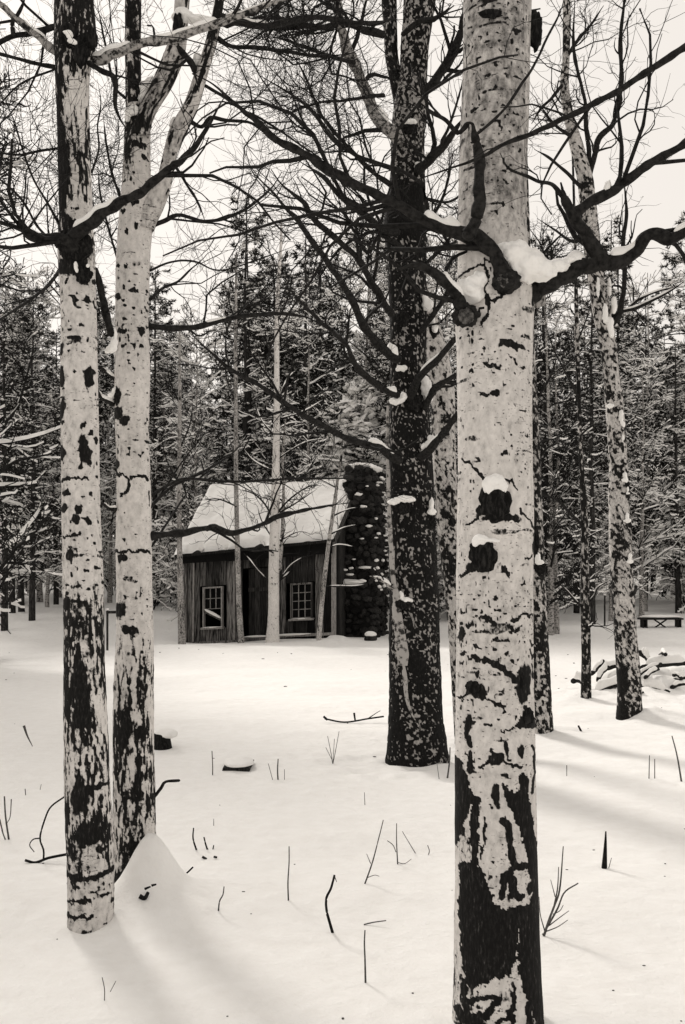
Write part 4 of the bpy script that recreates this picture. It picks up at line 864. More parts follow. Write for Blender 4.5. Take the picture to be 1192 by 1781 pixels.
V, Fb = box_vf(0.12, W - 0.2, YW + 0.75, YW + 0.80, -0.4, 2.4); add('interior_shade_sheet', mesh_data('interior_shade_sheet', sh(V), Fb, PAINTED_SHADE), cab)  # near-black sheet added behind the openings, stands in for the unlit interior
# boards under the eave, their near-black colour standing in for its shadow
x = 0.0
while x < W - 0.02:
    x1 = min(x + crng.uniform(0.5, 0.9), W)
    board(x + 0.003, x1 - 0.003, 0.06, 0.10, 2.50 - 0.36 + crng.uniform(-0.02, 0.02), 2.47, PAINTED_SHADE, name='eave_shade_board'); x = x1
V, Fb = box_vf(0, W, 0.10, YW, 2.43, 2.47); add('soffit', mesh_data('soffit', sh(V), Fb, PLANKD), cab)
# windows
def window(u0, u1, z0, z1, cols, rows, lower_open=False):
    wn = add('window', None, cab)
    zs = z0 + (z1 - z0) * 0.46 if lower_open else z0
    V, Fb = box_vf(u0, u1, YW + 0.03, YW + 0.036, zs, z1); add('pane', mesh_data('pane', sh(V), Fb, GLASS, smooth=False), wn)
    t = 0.036
    for nm, b_ in (('frame', (u0 - t, u0, YW - 0.05, YW + 0.06, z0 - t, z1 + t)), ('frame', (u1, u1 + t, YW - 0.05, YW + 0.06, z0 - t, z1 + t)), ('frame', (u0, u1, YW - 0.052, YW + 0.06, z1, z1 + t)), ('sill', (u0 - t - 0.03, u1 + t + 0.03, YW - 0.11, YW + 0.06, z0 - t - 0.035, z0 - 0.02))):
        V, Fb = box_vf(*b_); add(nm, mesh_data(nm, sh(V), Fb, TRIM if nm == 'sill' or lower_open else PLANKM, smooth=False), wn)
    mu = 0.017
    for c in range(cols + 1):
        xx = u0 + (u1 - u0) * c / cols; V, Fb = box_vf(xx - mu / 2, xx + mu / 2, YW - 0.002, YW + 0.029, zs, z1); add('muntin', mesh_data('muntin', sh(V), Fb, TRIM, smooth=False), wn)
    for r_ in range(rows + 1):
        zz = zs + (z1 - zs) * r_ / rows; V, Fb = box_vf(u0, u1, YW - 0.005, YW + 0.027, zz - mu / 2, zz + mu / 2); add('muntin', mesh_data('muntin', sh(V), Fb, TRIM, smooth=False), wn)
    return wn
w1 = window(0.57, 1.05, 0.47, 1.46, 3, 2, True)
w1['label'] = 'small window with its lower sash fallen in'
w2 = window(2.98, 3.49, 0.58, 1.42, 3, 4); w2['label'] = 'twelve pane window'
# fallen sash carrying a wedge of snow in the small window
V, Fb = box_vf(0.58, 1.04, YW - 0.06, YW - 0.02, 0.74, 0.80); V[:, 2] -= (V[:, 0] - 0.58) * 0.5; V[:, 2] += 0.10; add('fallen_sash', mesh_data('fallen_sash', sh(V), Fb, PLANKM, smooth=False), w1)
Vb, Fb = blob_vf((0.84, YW - 0.07, 0.80), (0.24, 0.05, 0.045), 3, 0.2, 4); Vb[:, 2] -= (Vb[:, 0] - 0.84) * 0.5; add('snow', mesh_data('snow', sh(Vb), Fb, SNOW), w1)
for nm, u0, u1, z in (('snow', 0.52, 1.1, 0.445), ('snow', 2.95, 3.5, 0.552)):
    Vb, Fb = blob_vf(((u0 + u1) / 2, YW - 0.07, z), ((u1 - u0) / 2, 0.045, 0.022), 3, 0.2, 5); add(nm, mesh_data(nm, sh(Vb), Fb, SNOW), w1 if u0 < 2 else w2)
# snow along the sill beams
Vb, Fb = blob_vf((2.95, YW - 0.10, 0.17), (0.55, 0.06, 0.03), 3, 0.25, 6); add('snow', mesh_data('snow', sh(Vb), Fb, SNOW), cab)
Vb, Fb = blob_vf((2.05, YW - 0.12, 0.165), (0.33, 0.07, 0.03), 3, 0.25, 7); add('snow', mesh_data('snow', sh(Vb), Fb, SNOW), cab)
# roof: deck and the snow lying on it
def zr(u, s):      # s: 0 eave .. 1 ridge
    e = 2.53 + 0.082 * (u - W); r_ = 4.00 + 0.012 * (u - W)
    return e + (r_ - e) * s
for side in (0, 1):
    nu, ns = 60, 30
    V = []; 
    uu, ss = np.meshgrid(np.linspace(-0.10, W + 0.06, nu), np.linspace(-0.04, 1.0, ns))
    aa = ss * 2.0 if side == 0 else 4.0 - ss * 2.0
    zt = zr(uu, ss)
    deck = np.concatenate([np.stack([uu, aa, zt - 0.005], -1).reshape(-1, 3), np.stack([uu, aa, zt - 0.07], -1).reshape(-1, 3)])
    q = np.stack([uu.ravel() * 3, aa.ravel() * 3, zt.ravel() * 0], 1)
    th_ = 0.17 + 0.06 * fbm(q * 0.5, 8, 2) + 0.02 * vnoise(q * 2, 9)
    edge = np.minimum.reduce([(uu.ravel() + 0.10) / 0.10, (W + 0.06 - uu.ravel()) / 0.10, (ss.ravel() + 0.04) / 0.05 + 0.0])
    lip = np.sqrt(np.clip(edge, 0, 1))
    jag = 0.09 * vnoise(np.stack([uu.ravel() * 4, aa.ravel() * 0, aa.ravel() * 0], 1), 12) * (ss.ravel() < 0.0)
    top = np.stack([uu.ravel() + 0.012 * vnoise(q, 3), aa.ravel() + (jag if side == 0 else -jag), zt.ravel() + 0.004 + th_ * lip], 1)
    bot = np.stack([uu.ravel(), aa.ravel() + (jag if side == 0 else -jag), zt.ravel() + 0.002], 1)
    ii = (np.arange(ns - 1) * nu)[:, None] + np.arange(nu - 1)[None]
    ft = np.stack([ii, ii + 1, ii + nu + 1, ii + nu], -1).reshape(-1, 4)
    per = np.concatenate([np.arange(nu), np.arange(1, ns) * nu + nu - 1, (ns - 1) * nu + np.arange(nu - 2, -1, -1), np.arange(ns - 2, 0, -1) * nu])
    p2_ = np.roll(per, -1); N0 = nu * ns
    wall = np.stack([per, p2_, p2_ + N0, per + N0], -1)
    add('roof_deck', mesh_data('roof_deck', deck, np.vstack([ft, ft[:, ::-1] + N0, wall]), PLANKD, smooth=False), cab)
    add('roof_snow', mesh_data('roof_snow', np.vstack([top, bot]), np.vstack([ft, ft[:, ::-1] + N0, wall]), SNOW), cab)
# barge board on the gable
for (s0, s1) in ((0.0, 1.0),):
    V = np.array([[W + 0.065 + dx, a_, zr(W, s_) - 0.01 + dz] for (a_, s_) in ((0, 0), (2.0, 1.0)) for dx in (0, 0.03) for dz in (-0.16, 0.0)])
    add('barge_board', mesh_data('barge_board', V, np.array([[0, 1, 3, 2], [4, 6, 7, 5], [0, 4, 5, 1], [2, 3, 7, 6], [0, 2, 6, 4], [1, 5, 7, 3]]), PLANKM, smooth=False), cab)
# chimney of fieldstones
ch = add('chimney', None, cab)
ca0, ca1, cu0, cu1 = 1.35, 2.75, W - 0.06, W + 0.68
def ch_w(z):   # shoulder taper
    return 1.0 - 0.16 * float(sstep(2.2, 4.4, np.array(z)))
mbx = MB(); zc = np.linspace(-0.5, 4.34, 12)
for z0, z1 in zip(zc[:-1], zc[1:]):
    ww = ch_w((z0 + z1) / 2); V, Fb = box_vf(cu0 - 0.02, cu0 + (cu1 - cu0) * ww - 0.04, ca0 + 0.05, ca1 - 0.05, z0, z1); mbx.put(V, Fb)
add('mortar_core', mbx.data('mortar_core', MORTAR, smooth=False), ch)
snowm = MB(); stones = [mesh_data('stone', *blob_vf((0, 0, 0), (1, 1, 1), 1, 0.30, s_, 1.3), STONE, smooth=False) for s_ in range(8)]
z = -0.35
while z < 4.40:
    hh = crng.uniform(0.13, 0.21); ww = ch_w(z); ue = cu0 + (cu1 - cu0) * ww
    for face in ('front', 'side'):
        p = (cu0 - 0.02 if face == 'front' else ca0) + crng.uniform(-0.08, 0.05); end = ue if face == 'front' else ca1
        while p < end - 0.04:
            wd = crng.uniform(0.12, 0.36); c = p + wd / 2; dz_ = crng.normal(0, 0.035); hs = crng.uniform(0.8, 1.45)
            if c > end: break
            loc = (c, ca0 + 0.03 + crng.normal(0, 0.015), z + hh / 2 + dz_) if face == 'front' else (ue - 0.02 + crng.normal(0, 0.015), c, z + hh / 2 + dz_)
            sz = (wd / 2 * 1.10, 0.10, hh / 2 * hs) if face == 'front' else (0.10, wd / 2 * 1.10, hh / 2 * hs)
            add('stone', stones[crng.integers(8)], ch, loc, (crng.normal(0, 0.2), crng.normal(0, 0.2), crng.normal(0, 0.2)), sz)
            if crng.random() < (0.34 if 1.5 < z < 2.6 or z > 3.6 else 0.13) and z > 0.7:
                off = np.array([0, -0.075, 0]) if face == 'front' else np.array([0.075, 0, 0])
                V, Fb = blob_vf(np.array(loc) + off + [0, 0, hh * 0.45], ((wd * crng.uniform(0.25, 0.65), 0.05, crng.uniform(0.02, 0.045)) if face == 'front' else (0.05, wd * crng.uniform(0.25, 0.65), crng.uniform(0.02, 0.045))), 2, 0.6, int(crng.integers(99)), 2.2); snowm.put(V, Fb)
            p += wd
    z += hh
sn_ = add('snow', snowm.data('snow', SNOW), ch); sn_['kind'] = 'stuff'
V, Fb = blob_vf(((cu0 + cu1) / 2 - 0.05, (ca0 + ca1) / 2, 4.42), (0.40, 0.74, 0.13), 3, 0.25, 3); add('snow_cap', mesh_data('snow_cap', V, Fb, SNOW), ch)
V, Fb = blob_vf((cu0 + 0.10, ca0 - 0.05, 1.42), (0.42, 0.12, 0.07), 3, 0.25, 5); add('snow_ledge', mesh_data('snow_ledge', V, Fb, SNOW), ch)

# ------------------------------------------------------------------ forest
def ptube(P, R, S): return tubes(P, R, S)
def bare_tree(seed, h, r0, lean=0.03, n1=26, low=0.25, snowy=0.7, l1=(0.10, 0.24)):
    rng = np.random.default_rng(seed); N = 14; s = np.linspace(0, 1, N)
    P = np.zeros((N, 3)); P[:, 2] = s * h - 0.3
    P[:, 0] = np.cumsum(rng.normal(0, lean * h / N, N)); P[:, 1] = np.cumsum(rng.normal(0, lean * h / N, N)); P[:, :2] -= P[0, :2]
    R = r0 * (1 - 0.88 * s) * (1 + 0.25 * np.exp(-s * 30))
    tv, tf, _ = tubes(P[None], R[None], 9); tm = mesh_data('trunk', tv, tf, FASPEN)
    mb = MB(); Pm = P[None].copy(); Rm = R[None]
    lo = int(low * N)
    Q, RQ = grow(Pm[:, lo:], Rm[:, lo:], n1 / (h * (1 - low)), l1[0] * h, l1[1] * h, rng, ang=(40, 80), up=0.08, wig=0.20, N=8, tmin=0, rfrac=(0.35, 0.55))
    for k, (d, a, b_, nn) in enumerate([(None,) * 4, (5.0, 0.35, 1.1, 6), (7.5, 0.18, 0.6, 5)]):
        if d: Q, RQ = grow(Q, RQ, d, a, b_, rng, up=0.07, wig=0.26, N=nn, rmin=0.006, tmin=0.1)
        sn = (rng.random(len(Q)) < snowy) * rng.uniform(0.6, 1.6, len(Q))
        v, f_, mi = tubes(Q, np.maximum(RQ, 0.010), 4 if k < 2 else 3, snow=sn, snow_h=0.016, phase=0 if k < 2 else -math.pi / 6); mb.put(v, f_, mi)
    return tm, mb.data('crown', [TWIG, SNOW], smooth=False)

def pine(seed, h, r0, low=0.3, spread=0.17, snow_p=0.3, tuft=0.20, dead=14, dense=1.0, snowsize=1.0):
    rng = np.random.default_rng(seed); N = 12; s = np.linspace(0, 1, N)
    P = np.zeros((N, 3)); P[:, 2] = s * h - 0.3; P[:, 0] = np.cumsum(rng.normal(0, 0.006 * h / 3, N)); P[:, 1] = np.cumsum(rng.normal(0, 0.006 * h / 3, N)); P[:, :2] -= P[0, :2]
    R = r0 * (1 - 0.9 * s)
    tv, tf, _ = tubes(P[None], R[None], 9); tm = mesh_data('trunk', tv, tf, FTRUNK)
    mb = MB(); nb = int(70 * dense)
    hh = low + (0.99 - low) * rng.random(nb) ** 0.9; az = rng.uniform(0, 2 * np.pi, nb)
    prof = np.clip((1.03 - hh) / (1 - low), 0, 1) ** 0.75 * np.clip(0.55 + (hh - low) * 4, 0.55, 1)
    L = h * spread * prof * rng.uniform(0.6, 1.15, nb) + 0.15
    def boughs(hh, az, L, droop, nn=7):
        B = np.empty((len(hh), nn, 3)); st = L / (nn - 1)
        el = rng.uniform(-0.15, 0.5, len(hh)) + 0.5 * np.clip(hh - 0.8, 0, 1)
        B[:, 0, 0] = np.interp(hh, s, P[:, 0]); B[:, 0, 1] = np.interp(hh, s, P[:, 1]); B[:, 0, 2] = hh * h - 0.3
        for k in range(1, nn):
            B[:, k] = B[:, k - 1] + np.stack([np.cos(az) * np.cos(el), np.sin(az) * np.cos(el), np.sin(el)], 1) * st[:, None]
            el = el - droop + rng.normal(0, 0.12, len(hh)); az = az + rng.normal(0, 0.12, len(hh))
        return B
    Bq = boughs(hh, az, L, 0.10); RB = (0.012 + 0.016 * L[:, None] / 2) * np.linspace(1, 0.35, 7)[None]
    sn = (rng.random(nb) < 0.6) * 1.2
    v, f_, mi = tubes(Bq, RB, 4, snow=sn); mb.put(v, f_, np.where(mi == 1, 2, 0))
    Q, RQ = grow(Bq, RB, 5.0, 0.15, 0.55, rng, up=0.10, wig=0.2, N=4, rmin=0.007, tmin=0.25)
    v, f_, mi = tubes(Q, RQ, 3, snow=(rng.random(len(Q)) < 0.45) * 1.0, snow_h=0.012, phase=-math.pi / 6); mb.put(v, f_, np.where(mi == 1, 2, 0))
    # needle tufts
    pts = np.concatenate([Q[:, -1], Q[:, -2], Bq[:, -1], Bq[:, -2]]); dr = nrm(np.concatenate([Q[:, -1] - Q[:, -2]] * 2 + [Bq[:, -1] - Bq[:, -2]] * 2))
    K = len(pts); nt_ = 8
    d = nrm(dr[:, None, :] * 0.7 + rng.normal(0, 0.62, (K, nt_, 3)) + np.array([0, 0, 0.15])); ln = tuft * rng.uniform(0.7, 1.2, (K, nt_, 1))
    sd_ = nrm(np.cross(d, rng.normal(size=(K, nt_, 3)))) * 0.022 * (tuft / 0.2)
    c = pts[:, None, :]
    tri = np.stack([c + sd_, c - sd_, c + d * ln + sd_ * 0.4], 2).reshape(-1, 3)
    mb.put(tri, np.arange(len(tri)).reshape(-1, 3), 1)
    # snow lying on the tufts
    pick = rng.random(K) < snow_p
    iv, ifc = ico(1)
    for c_ in pts[pick]:
        sc_ = rng.uniform(0.03, 0.08) * snowsize; a_ = rng.uniform(0, 6.28); t_ = rng.normal(0, 0.45)
        V = (iv * (1 + 0.35 * rng.normal(size=(len(iv), 1)))) * [sc_ * rng.uniform(0.8, 2.2), sc_, sc_ * 0.5]
        V[:, 2] += V[:, 0] * t_; V = V @ np.array([[math.cos(a_), math.sin(a_), 0], [-math.sin(a_), math.cos(a_), 0], [0, 0, 1]]) + c_ + [0, 0, 0.03]
        mb.put(V, ifc, 2)
    # dead lower limbs
    if dead:
        hd = rng.uniform(0.1, low + 0.08, dead); Bd = boughs(hd, rng.uniform(0, 2 * np.pi, dead), rng.uniform(0.06, 0.13, dead) * h, 0.05)
        RD = 0.014 * np.linspace(1, 0.4, 7)[None] * np.ones((dead, 1)); v, f_, mi = tubes(Bd, RD, 4, snow=np.ones(dead) * 1.3, snow_h=0.02); mb.put(v, f_, np.where(mi == 1, 2, 0))
        Q, RQ = grow(Bd, RD, 4, 0.2, 0.8, rng, N=5, rmin=0.006); v, f_, mi = tubes(Q, np.maximum(RQ, 0.01), 3, snow=(rng.random(len(Q)) < 0.75) * 1.2, snow_h=0.016, phase=-math.pi / 6); mb.put(v, f_, np.where(mi == 1, 2, 0))
    return tm, mb.data('crown', [TWIG, NEEDLE, SNOW], smooth=False)

def shrub(seed, h):
    rng = np.random.default_rng(seed); mb = MB(); n = 9
    az = rng.uniform(0, 2 * np.pi, n); P0 = np.zeros((n, 7, 3))
    d = nrm(np.stack([np.cos(az) * 0.45, np.sin(az) * 0.45, np.ones(n)], 1)); P0[:, 0] = np.stack([np.cos(az), np.sin(az), 0 * az], 1) * 0.12
    P0[:, 0, 2] = -0.15
    for k in range(1, 7): P0[:, k] = P0[:, k - 1] + d * (h / 6 * rng.uniform(0.7, 1.1, n))[:, None]; d = nrm(d + rng.normal(0, 0.18, (n, 3)))
    R0 = 0.016 * np.linspace(1, 0.4, 7)[None] * np.ones((n, 1)); Q, RQ = P0, R0
    for k, (dd, a, b_) in enumerate([(0, 0, 0), (4.5, 0.3, 1.0), (6, 0.15, 0.5)]):
        if dd: Q, RQ = grow(Q, RQ, dd, a, b_, rng, up=0.06, wig=0.3, N=6 if k < 2 else 4, rmin=0.006, ang=(35, 80))
        v, f_, mi = tubes(Q, np.maximum(RQ, 0.010), 4 if k < 2 else 3, snow=(rng.random(len(Q)) < 0.8) * 1.3, snow_h=0.016, phase=0 if k < 2 else -math.pi / 6); mb.put(v, f_, mi)
    return mb.data('shrub', [TWIG, SNOW], smooth=False)

BARE = [bare_tree(500 + k, 11 + (k % 3), 0.10 + 0.02 * (k % 2), low=0.12 + 0.08 * (k % 3), n1=30) for k in range(5)]
PINE = [pine(600 + k, 13 + 1.5 * (k % 3), 0.16, low=0.16 + 0.09 * (k % 4), spread=0.13 + 0.02 * (k % 3), snow_p=0.34 + 0.08 * (k % 3), dense=1.3) for k in range(6)]
SPRUCE = pine(700, 8.5, 0.12, low=0.05, spread=0.26, snow_p=0.95, dead=0, dense=2.6, snowsize=2.0)
SHRUB = [shrub(800 + k, 2.2 + 0.5 * k) for k in range(4)]
BARE_NEAR = [bare_tree(540 + k, 12, 0.11, low=0.10, n1=34, snowy=0.18) for k in range(2)]
LBL_P = 'tall dark pine with snow dusted needles in the forest behind the cabin'
LBL_B = 'bare snow lined deciduous tree among the forest pines'
LBL_S = 'bare leafless shrub with snow lined twigs at the forest edge'
frng = np.random.default_rng(21)
def where(x, y):
    px = CX + x / y * F_PX; deep = 'deep in the woods' if y > 52 else ('inside the woods' if y > 41 else 'along the woods edge')
    if px < 240: return deep + ' across the clearing from the cabin'
    if px < 660: return deep + ' behind the cabin'
    if px < 960: return deep + ' beyond the stone chimney'
    return deep + ' beyond the log heap and bench'
def plant(kind, x, y, s, rz=None, v=None, label=None):
    rz = frng.uniform(0, 6.28) if rz is None else rz
    z = H(x, y)
    if kind == 'shrub':
        o = add('shrub', SHRUB[frng.integers(4) if v is None else v], None, (x, y, z), (0, 0, rz), (s, s, s)); return tag(o, label or 'leafless snow lined shrub ' + where(x, y), 'shrub', 'shrubs at the forest edge')
    data = {'pine': PINE, 'bare': BARE if y > 30 else BARE_NEAR, 'spruce': [SPRUCE]}[kind]; d = data[frng.integers(len(data)) if v is None else v % len(data)]
    nm, lb, gr = {'pine': ('pine_tree', LBL_P, 'pines of the forest behind the cabin'), 'bare': ('bare_tree', LBL_B, 'bare trees of the forest behind the cabin'), 'spruce': ('spruce_tree', 'young spruce with boughs heaped in snow behind the chimney', None)}[kind]
    t = thing(nm, label or (lb if kind == 'spruce' else {'pine': 'dark pine dusted with snow ', 'bare': 'bare snow lined tree '}[kind] + where(x, y)), 'tree', (x, y, z), gr, rz); t.scale = (s, s, s)
    add('trunk', d[0], t); add('crown', d[1], t); return t
placed = []
def free(x, y, dmin): return all((x - a) ** 2 + (y - b_) ** 2 > dmin * dmin for a, b_ in placed)
def plant_px(kind, px, py, wpx, v, s=None, Y=None):
    gp = ground_hit(px, py); yy = Y or gp[1]
    r0 = {'pine': 0.32, 'bare': 0.22}[kind]
    x_ = (px - CX) / F_PX * yy; placed.append((x_, yy))
    return plant(kind, x_, yy, s or max(0.7, min(1.25, wpx / F_PX * yy / r0)), v=v)
for a in [('pine', 1180, 1066, 12, 0), ('pine', 1003, 1066, 9, 1), ('pine', 1030, 1086, 8, 2), ('bare', 1063, 1080, 7, 0), ('pine', 1136, 1038, 10, 3), ('bare', 1116, 1075, 7, 1), ('bare', 958, 1104, 12, 2), ('bare', 968, 1102, 7, 3),
          ('pine', 986, 1010, 8, 4), ('pine', 1075, 1020, 8, 5), ('pine', 1105, 1012, 8, 0), ('pine', 1155, 1016, 8, 2),
          ('pine', 8, 1096, 11, 1), ('pine', 22, 1066, 12, 3), ('pine', 38, 1064, 12, 4), ('pine', 56, 1080, 10, 5), ('bare', 82, 1056, 8, 0), ('pine', 98, 1052, 9, 2), ('bare', 300, 1042, 7, 4), ('pine', 280, 1036, 8, 1), ('bare', 292, 1040, 6, 2)]:
    plant_px(*a)
def cabin_zone(x, y):
    u = (x - LC[0]) * UD[0] + (y - LC[1]) * UD[1]; a = (x - LC[0]) * AD[0] + (y - LC[1]) * AD[1]
    return -1.2 < u < W + 2.2 and -3 < a < 5.5
plant('spruce', (628 - CX) / F_PX * 32.0, 32.0, 0.92)
n = {'pine': 0, 'bare': 0, 'shrub': 0}
tries = 0
want = {'pine': 130, 'bare': 160, 'shrub': 110}
while tries < 9000 and any(n[k] < want[k] for k in n):
    tries += 1
    kind = ['pine', 'bare', 'bare', 'shrub'][tries % 4]
    if n[kind] >= want[kind]: continue
    y = 31 + 62 * frng.random() ** (1.5 if kind != 'shrub' else 2.4); px = frng.uniform(-160, 1350)
    if kind == 'shrub' and y > 58: continue
    x = (px - CX) / F_PX * y
    y_min = 36 if px < 330 else (31 if px < 900 else 33)
    if y < y_min or cabin_zone(x, y) or not free(x, y, 1.1 if kind != 'shrub' else 0.8): continue
    placed.append((x, y)); n[kind] += 1
    plant(kind, x, y, frng.uniform(0.78, 1.08) if kind != 'shrub' else frng.uniform(0.7, 1.3))
# trees added past the left edge to shade the foreground snow; some twigs reach in
for k, (x, y, s) in enumerate([(-7.6, 13.2, 0.9), (-9.4, 15.0, 0.9), (-7.5, 19.5, 1.1), (-8.4, 22.0, 1.15), (-9.2, 20.0, 1.1), (-11.2, 20.5, 1.1), (-12.2, 19.0, 1.15), (-11.2, 23.0, 1.1)]):
    plant('bare' if k < 5 else 'pine', x, y, s, v=k, label=('bare tree added for shade beside the clearing, reaching twigs towards the spotted aspen' if k < 5 else 'tall pine added out of view beside the clearing to shade the foreground snow'))
placed.clear()

# ------------------------------------------------------------------ log heap, bench, posts
def log(px0, py0, px1, py1, w, Y0, Y1, seed, label, snow=1.3, cover=(0.05, 0.95), stubs=0, name='log', w1=None):
    t = thing(name, label, 'log', group=None)
    n_ = 20; L = smooth_line([(px0, py0, Y0), ((px0 + px1) / 2, (py0 + py1) / 2 - 3, (Y0 + Y1) / 2), (px1, py1, Y1)], n_)
    P = np.stack([(L[:, 0] - CX) / F_PX * L[:, 2], L[:, 2], EYE + (HOR - L[:, 1]) / F_PX * L[:, 2]], 1)
    R = np.linspace(w, w1 or w * 0.8, n_) / 2 / F_PX * Y0 * (1 + 0.10 * vnoise(np.stack([np.arange(n_) * 0.5, np.full(n_, seed), np.zeros(n_)], 1), 4))
    P = P + R[:, None] * 0.3 * np.stack([vnoise(np.stack([np.arange(n_) * 0.3, np.full(n_, seed), np.full(n_, k_)], 1), 9) for k_ in range(3)], 1)
    mb = MB(); v, f_, _ = tubes(P[None], R[None], 9); mb.put(v, f_)
    for e in (0, -1):
        v, f_ = blob_vf(P[e], (R[e],) * 3, 1, 0.05, seed); mb.put(v, f_)
    add('log_body', mb.data('log_body', LIMB), t)
    if snow:
        m = slice(int(cover[0] * n_), max(int(cover[1] * n_), int(cover[0] * n_) + 4)); snow_strip(t, P[m], R[m], snow, seed)
    return t
LG = [(1030, 1206, 1092, 1188, 13, 12.6, 12.8, 'lowest log of the heap lying along the snow'), (1112, 1196, 1160, 1204, 16, 12.7, 12.5, 'thick snow blanketed log end resting beside the mottled aspen'), (1056, 1188, 1088, 1168, 11, 12.9, 13.0, 'short log leaning up the log heap'),
      (1030, 1172, 1050, 1150, 9, 12.9, 13.1, 'stubby broken log at the heap end'), (1040, 1164, 1092, 1160, 12, 13.2, 13.2, 'snowy log across the middle of the heap'), (1040, 1182, 1058, 1160, 10, 12.8, 13.0, 'tilted stick log between two heap logs'), (1104, 1178, 1150, 1154, 9, 12.8, 13.1, 'dark limb slanting up the heap'),
      (1118, 1162, 1200, 1152, 13, 13.2, 13.4, 'long snow covered log lying on top of the heap'), (1122, 1178, 1146, 1164, 8, 12.6, 12.9, 'broken limb on the snowy heap flank'), (1115, 1136, 1130, 1150, 12, 13.6, 13.5, 'sawn log end poking out at the top of the heap'), (1150, 1140, 1158, 1138, 9, 13.5, 12.9, 'round log butt on the heap top'),
      (1172, 1184, 1215, 1178, 11, 12.8, 13.0, 'log half sunk in snow at the heap edge'), (1168, 1196, 1200, 1190, 9, 12.6, 12.6, 'lowest log at the heap edge beyond the mottled aspen'), (1172, 1174, 1186, 1180, 8, 12.7, 12.6, 'stub end in the snow beside the heap edge'), (998, 1184, 1018, 1190, 12, 12.9, 12.8, 'lone snow capped log piece beside the slender dark aspen'), (1108, 1214, 1118, 1204, 9, 12.2, 12.3, 'upright splinter of wood at the foot of the heap')]
for k, a in enumerate(LG): log(*a[:4], a[4] * 0.85, a[5], a[6], 900 + k, a[7], snow=2.3 if a[4] > 9.5 else 1.6)
o = None
hm = MB()
for k, (a, b_, rx, rz_, yy) in enumerate([(1150, 1200, 44, 27, 12.95), (1105, 1192, 40, 27, 13.1), (1085, 1178, 26, 16, 13.3), (1180, 1180, 40, 22, 13.6), (1062, 1200, 34, 14, 13.2), (1140, 1176, 36, 16, 13.6), (1060, 1180, 24, 16, 13.5)]):
    v, f_ = blob_vf(P3(a, b_, yy), (rx / F_PX * yy, 0.35, rz_ / F_PX * yy), 3, 0.2, 70 + k); hm.put(v, f_)
o = add('snow_mound', hm.data('snow_mound', SNOW)); tag(o, 'rounded snow heaped over the pile of logs', 'snow mound')

gb = ground_hit(1150, 1092); YB = gb[1]
bn = thing('bench', 'low wooden bench with crossed braces and snow on its plank at the forest edge', 'bench', (0, 0, 0))
bx = lambda a, b_: (a - CX) / F_PX * YB
zt = EYE + (HOR - 1075) / F_PX * YB
def bbox(nm, px0, px1, y0, y1, z0, z1, mat=PLANKD): 
    V, Fb = box_vf(bx(px0, 0), bx(px1, 0), YB + y0, YB + y1, z0, z1); return add(nm, mesh_data(nm, V, Fb, mat, smooth=False), bn)
bbox('seat', 1115, 1189, -0.02, 0.16, zt - 0.05, zt); bbox('seat', 1115, 1189, 0.17, 0.36, zt - 0.05, zt)
for px_ in (1119, 1125, 1180, 1184): bbox('leg', px_, px_ + 2.5, 0.04, 0.30, zt - 0.6, zt - 0.052)
for s_ in (-1, 1):
    V, Fb = box_vf(-0.22, 0.22, 0.05, 0.09, -0.022, 0.022); V[:, 1] += 0.05 * s_; V[:, 2] += s_ * V[:, 0] * 0.7; V += [bx(1152, 0), YB + 0.08, zt - 0.18]
    add('brace', mesh_data('brace', V, Fb, PLANKD, smooth=False), bn)
V, Fb = blob_vf((bx(1152, 0), YB + 0.17, zt + 0.03), (bx(1189, 0) - bx(1152, 0), 0.2, 0.06), 3, 0.12, 3, 3.0, flat=0.5); add('snow', mesh_data('snow', V, Fb, SNOW), bn)

def post(px, py0, py1, wpx, label, name='post', cross=False):
    gp = ground_hit(px, py1); yy = gp[1]; t = thing(name, label, 'post', (gp[0], gp[1], gp[2]))
    hh = (py1 - py0) / F_PX * yy; r_ = wpx / 2 / F_PX * yy
    P = np.stack([np.zeros(8), np.zeros(8), np.linspace(-0.2, hh, 8)], 1); v, f_, _ = tubes(P[None], np.full((1, 8), r_), 7)
    add('shaft', mesh_data('shaft', v, f_, FTRUNK), t)
    v, f_ = blob_vf((0, 0, hh), (r_ * 1.5, r_ * 1.5, r_ * 1.2), 2, 0.1, 1); add('snow', mesh_data('snow', v, f_, SNOW), t)
    if cross:
        V, Fb = box_vf(-0.02, 0.28, -0.03, 0.03, hh - 0.09, hh - 0.03); add('arm', mesh_data('arm', V, Fb, FTRUNK, smooth=False), t)
post(1052, 1034, 1088, 3, 'thin straight post standing in the snow beyond the log heap'); post(187, 1060, 1131, 4, 'thin post with a short arm seen in the gap between the twin trunks', cross=True); post(297, 992, 1048, 3, 'thin pole standing in the snow beside the cabin wall')

# stump, plank and stones
def stump(px, py, wpx, hpx, label, seed, cap=1.0):
    gp = ground_hit(px, py); yy = gp[1]; t = thing('stump', label, 'stump', (gp[0], gp[1], gp[2])); r_ = wpx / 2 / F_PX * yy; hh = hpx / F_PX * yy
    P = np.stack([np.zeros(8), np.zeros(8), np.linspace(-0.1, hh, 8)], 1); P[:, 0] += np.linspace(0, -0.02, 8)
    v, f_, _ = tubes(P[None], (r_ * np.linspace(1.2, 0.95, 8))[None], 12); mb = MB(); mb.put(v, f_); v, f_ = blob_vf((-0.02, 0, hh), (r_ * 0.95, r_ * 0.95, 0.02), 2, 0.05, seed); mb.put(v, f_)
    add('stump_wood', mb.data('stump_wood', BLACK), t)
    v, f_ = blob_vf((r_ * 0.3, 0.02, hh), (r_ * 1.25, r_ * 1.2, r_ * 0.55 * cap), 3, 0.12, seed, flat=0.3); add('snow_cap', mesh_data('snow_cap', v, f_, SNOW), t)
stump(284, 1300, 32, 22, 'cut stump with a thick snow cap behind the forked aspen', 5, 1.2)
